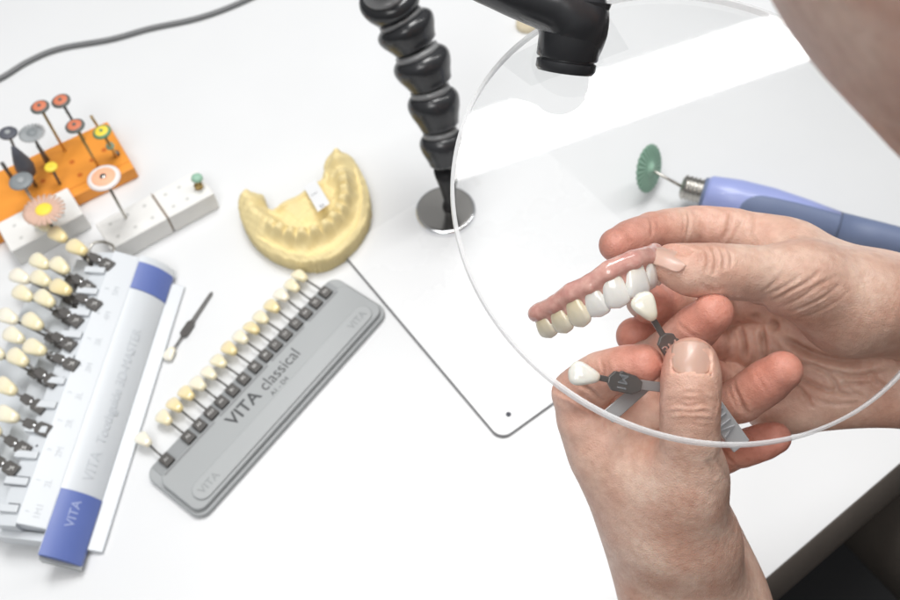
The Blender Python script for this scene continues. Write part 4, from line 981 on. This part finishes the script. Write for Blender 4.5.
for i, p in enumerate(tp):
    ax_ = unit(axis0 + nrms[i] * .05)
    tooth('bridge_tooth', tw[i] + ax_ * .4, ax_, nrms[i], sp_[i], p[4] * 1.34, 6.4, M_t_bridge2 if i in (0, 1, 2) else M_t_bridge, brg, n=40, k=32, sq=9 if i in (4, 5, 3, 6) else 5, neck=.8, bulge=.35)
allp = np.array(tw); fb = Field(allp.min(0) - 22, allp.max(0) + 22, .5); GA = fb.blank()
neck = [tw[i] - axis0 * (p[4] * .5 + .4) + nrms[i] * 1.8 for i, p in enumerate(tp)]
lin = [q - nrms[i] * 5.0 + axis0 * 1.4 for i, q in enumerate(neck)]
gh = [.4, .7, 1.0, 1.2, 1.3, 1.2, .6, .2]
ext = lambda q: np.array([q[0] + (q[0] - q[1]) * .35] + list(q) + [q[-1] + (q[-1] - q[-2]) * .15])
gs, gl_ = spline(ext(neck), 5), spline(ext(lin), 5); uu = np.linspace(0, 1, len(gs)); gg = np.interp(uu, np.linspace(0, 1, 8), gh)
for i in range(len(gs) - 1):
    fb.cone(GA, gs[i], gs[i + 1], 2.55, 2.55, 1.0, pad=6)
    fb.cone(GA, gs[i] - axis0 * gg[i] - nrms[0] * 0, gs[i + 1] - axis0 * gg[i + 1], 2.5, 2.5, 1.0, pad=6)
    fb.cone(GA, gl_[i], gl_[i + 1], 3.2, 3.2, 2.5, pad=8)
for i in range(7):
    m_ = (tw[i] + tw[i + 1]) / 2; nb = unit(nrms[i] + nrms[i + 1]); pm = (tp[i][4] + tp[i + 1][4]) / 2
    fb.cone(GA, m_ - axis0 * (pm * .5 + .4) + nb * 1.5, m_ - axis0 * (pm * .5 - 4.6) + nb * 1.8, 2.4, .9, 1.3, pad=5)
for i in range(8):
    fb.cone(GA, neck[i] + nrms[i] * .5 + axis0 * .4, neck[i] + nrms[i] * .2 - axis0 * (gh[i] + .6), 2.5, 2.1, 1.2, pad=5)
V, Fc = fb.nets(GA); o = mesh('gum_base', V, Fc, M_gum, brg); sm = o.modifiers.new('smooth', 'SMOOTH'); sm.iterations = 3

# ================================================================== TWO SHADE TABS IN THE LEFT HAND
def held_tab(label, tooth_px, pad_px, end_px, Dt, Dp, De, tw_, th_, m, code, strip=None, side_tilt=0.0):
    a, b, c_ = P(*tooth_px, Dt), P(*pad_px, Dp), P(*end_px, De); t = thing('shade_tab', label, 'shade tab', a, 'shade tabs held in the left hand')
    dv = unit(b - a); nv = img(0, 0, -1) + img(side_tilt, 0, 0); nv = unit(nv - dv * (nv @ dv)); sv = np.cross(dv, nv)
    tooth('tab_tooth', a, -dv, nv, tw_, th_, 5.4, m, t, n=40, k=32, sq=5, neck=.5, bulge=.5)
    q = b - dv * 4.5
    MB().prism([a + dv * th_ * .42 - sv * 1.0 - nv * .7, a + dv * th_ * .42 + sv * 1.0 - nv * .7, q + sv * 1.0 - nv * .7, q - sv * 1.0 - nv * .7],
               [a + dv * th_ * .42 - sv * 1.0 + nv * .7, a + dv * th_ * .42 + sv * 1.0 + nv * .7, q + sv * 1.0 + nv * .7, q - sv * 1.0 + nv * .7]).out('tab_stem', M_dsteel, t, bevel=.3, smooth=False)
    ev = unit(c_ - b); hexq = [(-5.2, -1.0), (-3.4, -3.3), (-1.6, -3.3), (-.8, -3.9), (.6, -3.5), (4.2, -3.2), (7, -1.6), (7, 1.6), (4.2, 3.2), (-3.2, 3.3), (-5.2, 1.0)]
    MB().prism([b + dv * x_ + sv * y_ - nv * .8 for x_, y_ in hexq], [b + dv * x_ + sv * y_ + nv * .8 for x_, y_ in hexq]).out('tab_pad', M_dsteel, t, bevel=.3, smooth=False)
    text(code, 4.6, b + nv * .84 - dv * .3, sv * (-1 if (sv @ img(1, -.5)) < 0 else 1), -dv if (sv @ img(1, -.5)) >= 0 else dv, M_rim, t, .1, .06, center=True, name='tab_code')
    sv2 = unit(np.cross(ev, nv)); Lb = np.linalg.norm(c_ - b)
    if strip is None:
        bar = [(5.5, -1.7), (Lb, -1.7), (Lb, 1.7), (5.5, 1.7)]
        MB().prism([b + ev * x_ + sv2 * y_ - nv * .7 for x_, y_ in bar], [b + ev * x_ + sv2 * y_ + nv * .6 for x_, y_ in bar]).out('tab_bar', M_strip_g, t, bevel=.25, smooth=False)
    else:
        wq = strip; bar = [(5, -2), (10, -wq), (Lb, -wq), (Lb, wq), (10, wq), (5, 2)]
        MB().prism([b + ev * x_ + sv2 * y_ - nv * 1.0 for x_, y_ in bar], [b + ev * x_ + sv2 * y_ + nv * .9 for x_, y_ in bar]).out('tab_handle', M_strip, t, bevel=.4, smooth=False)
        text('VITA', 7.4, b + ev * (Lb - 15) + nv * 1.0, -ev, -sv2 if (np.cross(-ev, -sv2) @ nv) > 0 else sv2, M_strip_e, t, .3, .06, center=True, name='lettering')
    return t
held_tab('white shade tab pointing up at the bridge teeth', (645.5, 307), (670, 347), (741, 446), 318, 322, 341, 8.4, 10.8, M_t_white, '3M', strip=3.6)
held_tab('whitest shade tab lying sideways over the left forefinger', (584, 374.5), (622, 382.5), (668, 388), 315, 318, 328, 8.2, 11.0, M_t_bleach, '1M')
cs = [(601, 413, 331), (613, 423, 331), (652, 388, 337), (636, 383, 336)]
o = MB().prism([P(x, y, d_ + 1.6) for x, y, d_ in cs], [P(*q) for q in cs]).out('tab_carrier', M_strip_g, smooth=False, bevel=.3)
tag(o, 'flat mid grey plastic strip tucked under the left thumb and forefinger', 'plastic strip')

# ================================================================== CAMERA, LIGHT
cd = bpy.data.cameras.new('camera'); cam = link(bpy.data.objects.new('camera', cd))
cd.sensor_width = 36; cd.lens = F / 900 * 36; cd.clip_start = .01; cd.clip_end = 50
Mx = Matrix([[*RW[0], 0], [*RW[1], 0], [*RW[2], CAMH * MM], [0, 0, 0, 1]])
cam.matrix_world = Mx
cd.dof.use_dof = True; cd.dof.focus_distance = .325; cd.dof.aperture_fstop = 20
scene.camera = cam
def area(name, loc, target, sx, sy, power, col=(1, 1, 1), xdir=None):
    l = bpy.data.lights.new(name, 'AREA'); l.shape = 'RECTANGLE'; l.size = sx * MM; l.size_y = sy * MM; l.energy = power; l.color = col
    o = link(bpy.data.objects.new(name, l)); z = -unit(np.asarray(target) - np.asarray(loc)); x = np.array(xdir if xdir is not None else [1, 0, 0], float); x = unit(x - z * (x @ z)); y = np.cross(z, x)
    o.matrix_world = Matrix([[x[0], y[0], z[0], loc[0] * MM], [x[1], y[1], z[1], loc[1] * MM], [x[2], y[2], z[2], loc[2] * MM], [0, 0, 0, 1]]); return o
# strip lamp whose mirror image in the shield is the bright band
def mirror(px, py, zc):
    p = on_disc(px, py, 1.4); r = unit(ray(px, py)); q = r - 2 * (r @ DN) * DN; return p + q * ((zc - p[2]) / q[2])
ZC = 1500
ms = [mirror(*p, ZC) for p in ((460, 154), (720, 66))]
mu, ml = mirror(620, 64, ZC), mirror(620, 122, ZC)
sd = unit(ms[1] - ms[0]); wv = mu - ml; wdt = np.linalg.norm(wv - sd * (wv @ sd))
smid = (mirror(620, 93, ZC))
area('strip_lamp', smid, smid + [0, 0, -100], 2600, wdt, 15, (1, .99, .975), xdir=sd)
area('ceiling_and_fill_light', (-90, 1000, 1900), (50, 300, 50), 650, 700, 20.5, (1, .995, .985))
area('ceiling_and_fill_light', (-300, -450, 1500), (30, 300, 100), 700, 700, 9.6, (1, .99, .98))  # fill light added in front to brighten camera-facing sides, not a ceiling fixture
w = bpy.data.worlds.new('World'); scene.world = w; w.use_nodes = True
nt = w.node_tree; bgd = nt.nodes['Background']
tcw = nt.nodes.new('ShaderNodeTexCoord'); sp = nt.nodes.new('ShaderNodeSeparateXYZ'); rp = nt.nodes.new('ShaderNodeValToRGB')
nt.links.new(tcw.outputs['Generated'], sp.inputs[0]); mr = nt.nodes.new('ShaderNodeMapRange'); mr.inputs[1].default_value = -1; nt.links.new(sp.outputs['Z'], mr.inputs[0])
nt.links.new(mr.outputs[0], rp.inputs[0]); nt.links.new(rp.outputs[0], bgd.inputs[0])
rp.color_ramp.elements[0].color = (.03, .03, .03, 1); rp.color_ramp.elements[0].position = .42
rp.color_ramp.elements[1].color = (.60, .605, .61, 1); rp.color_ramp.elements[1].position = .75
bgd.inputs[1].default_value = .46
scene.view_settings.view_transform = 'Standard'; scene.view_settings.look = 'None'; scene.view_settings.exposure = 0
scene.render.engine = 'CYCLES'; scene.cycles.max_bounces = 8; scene.cycles.transparent_max_bounces = 16; scene.cycles.use_denoising = True
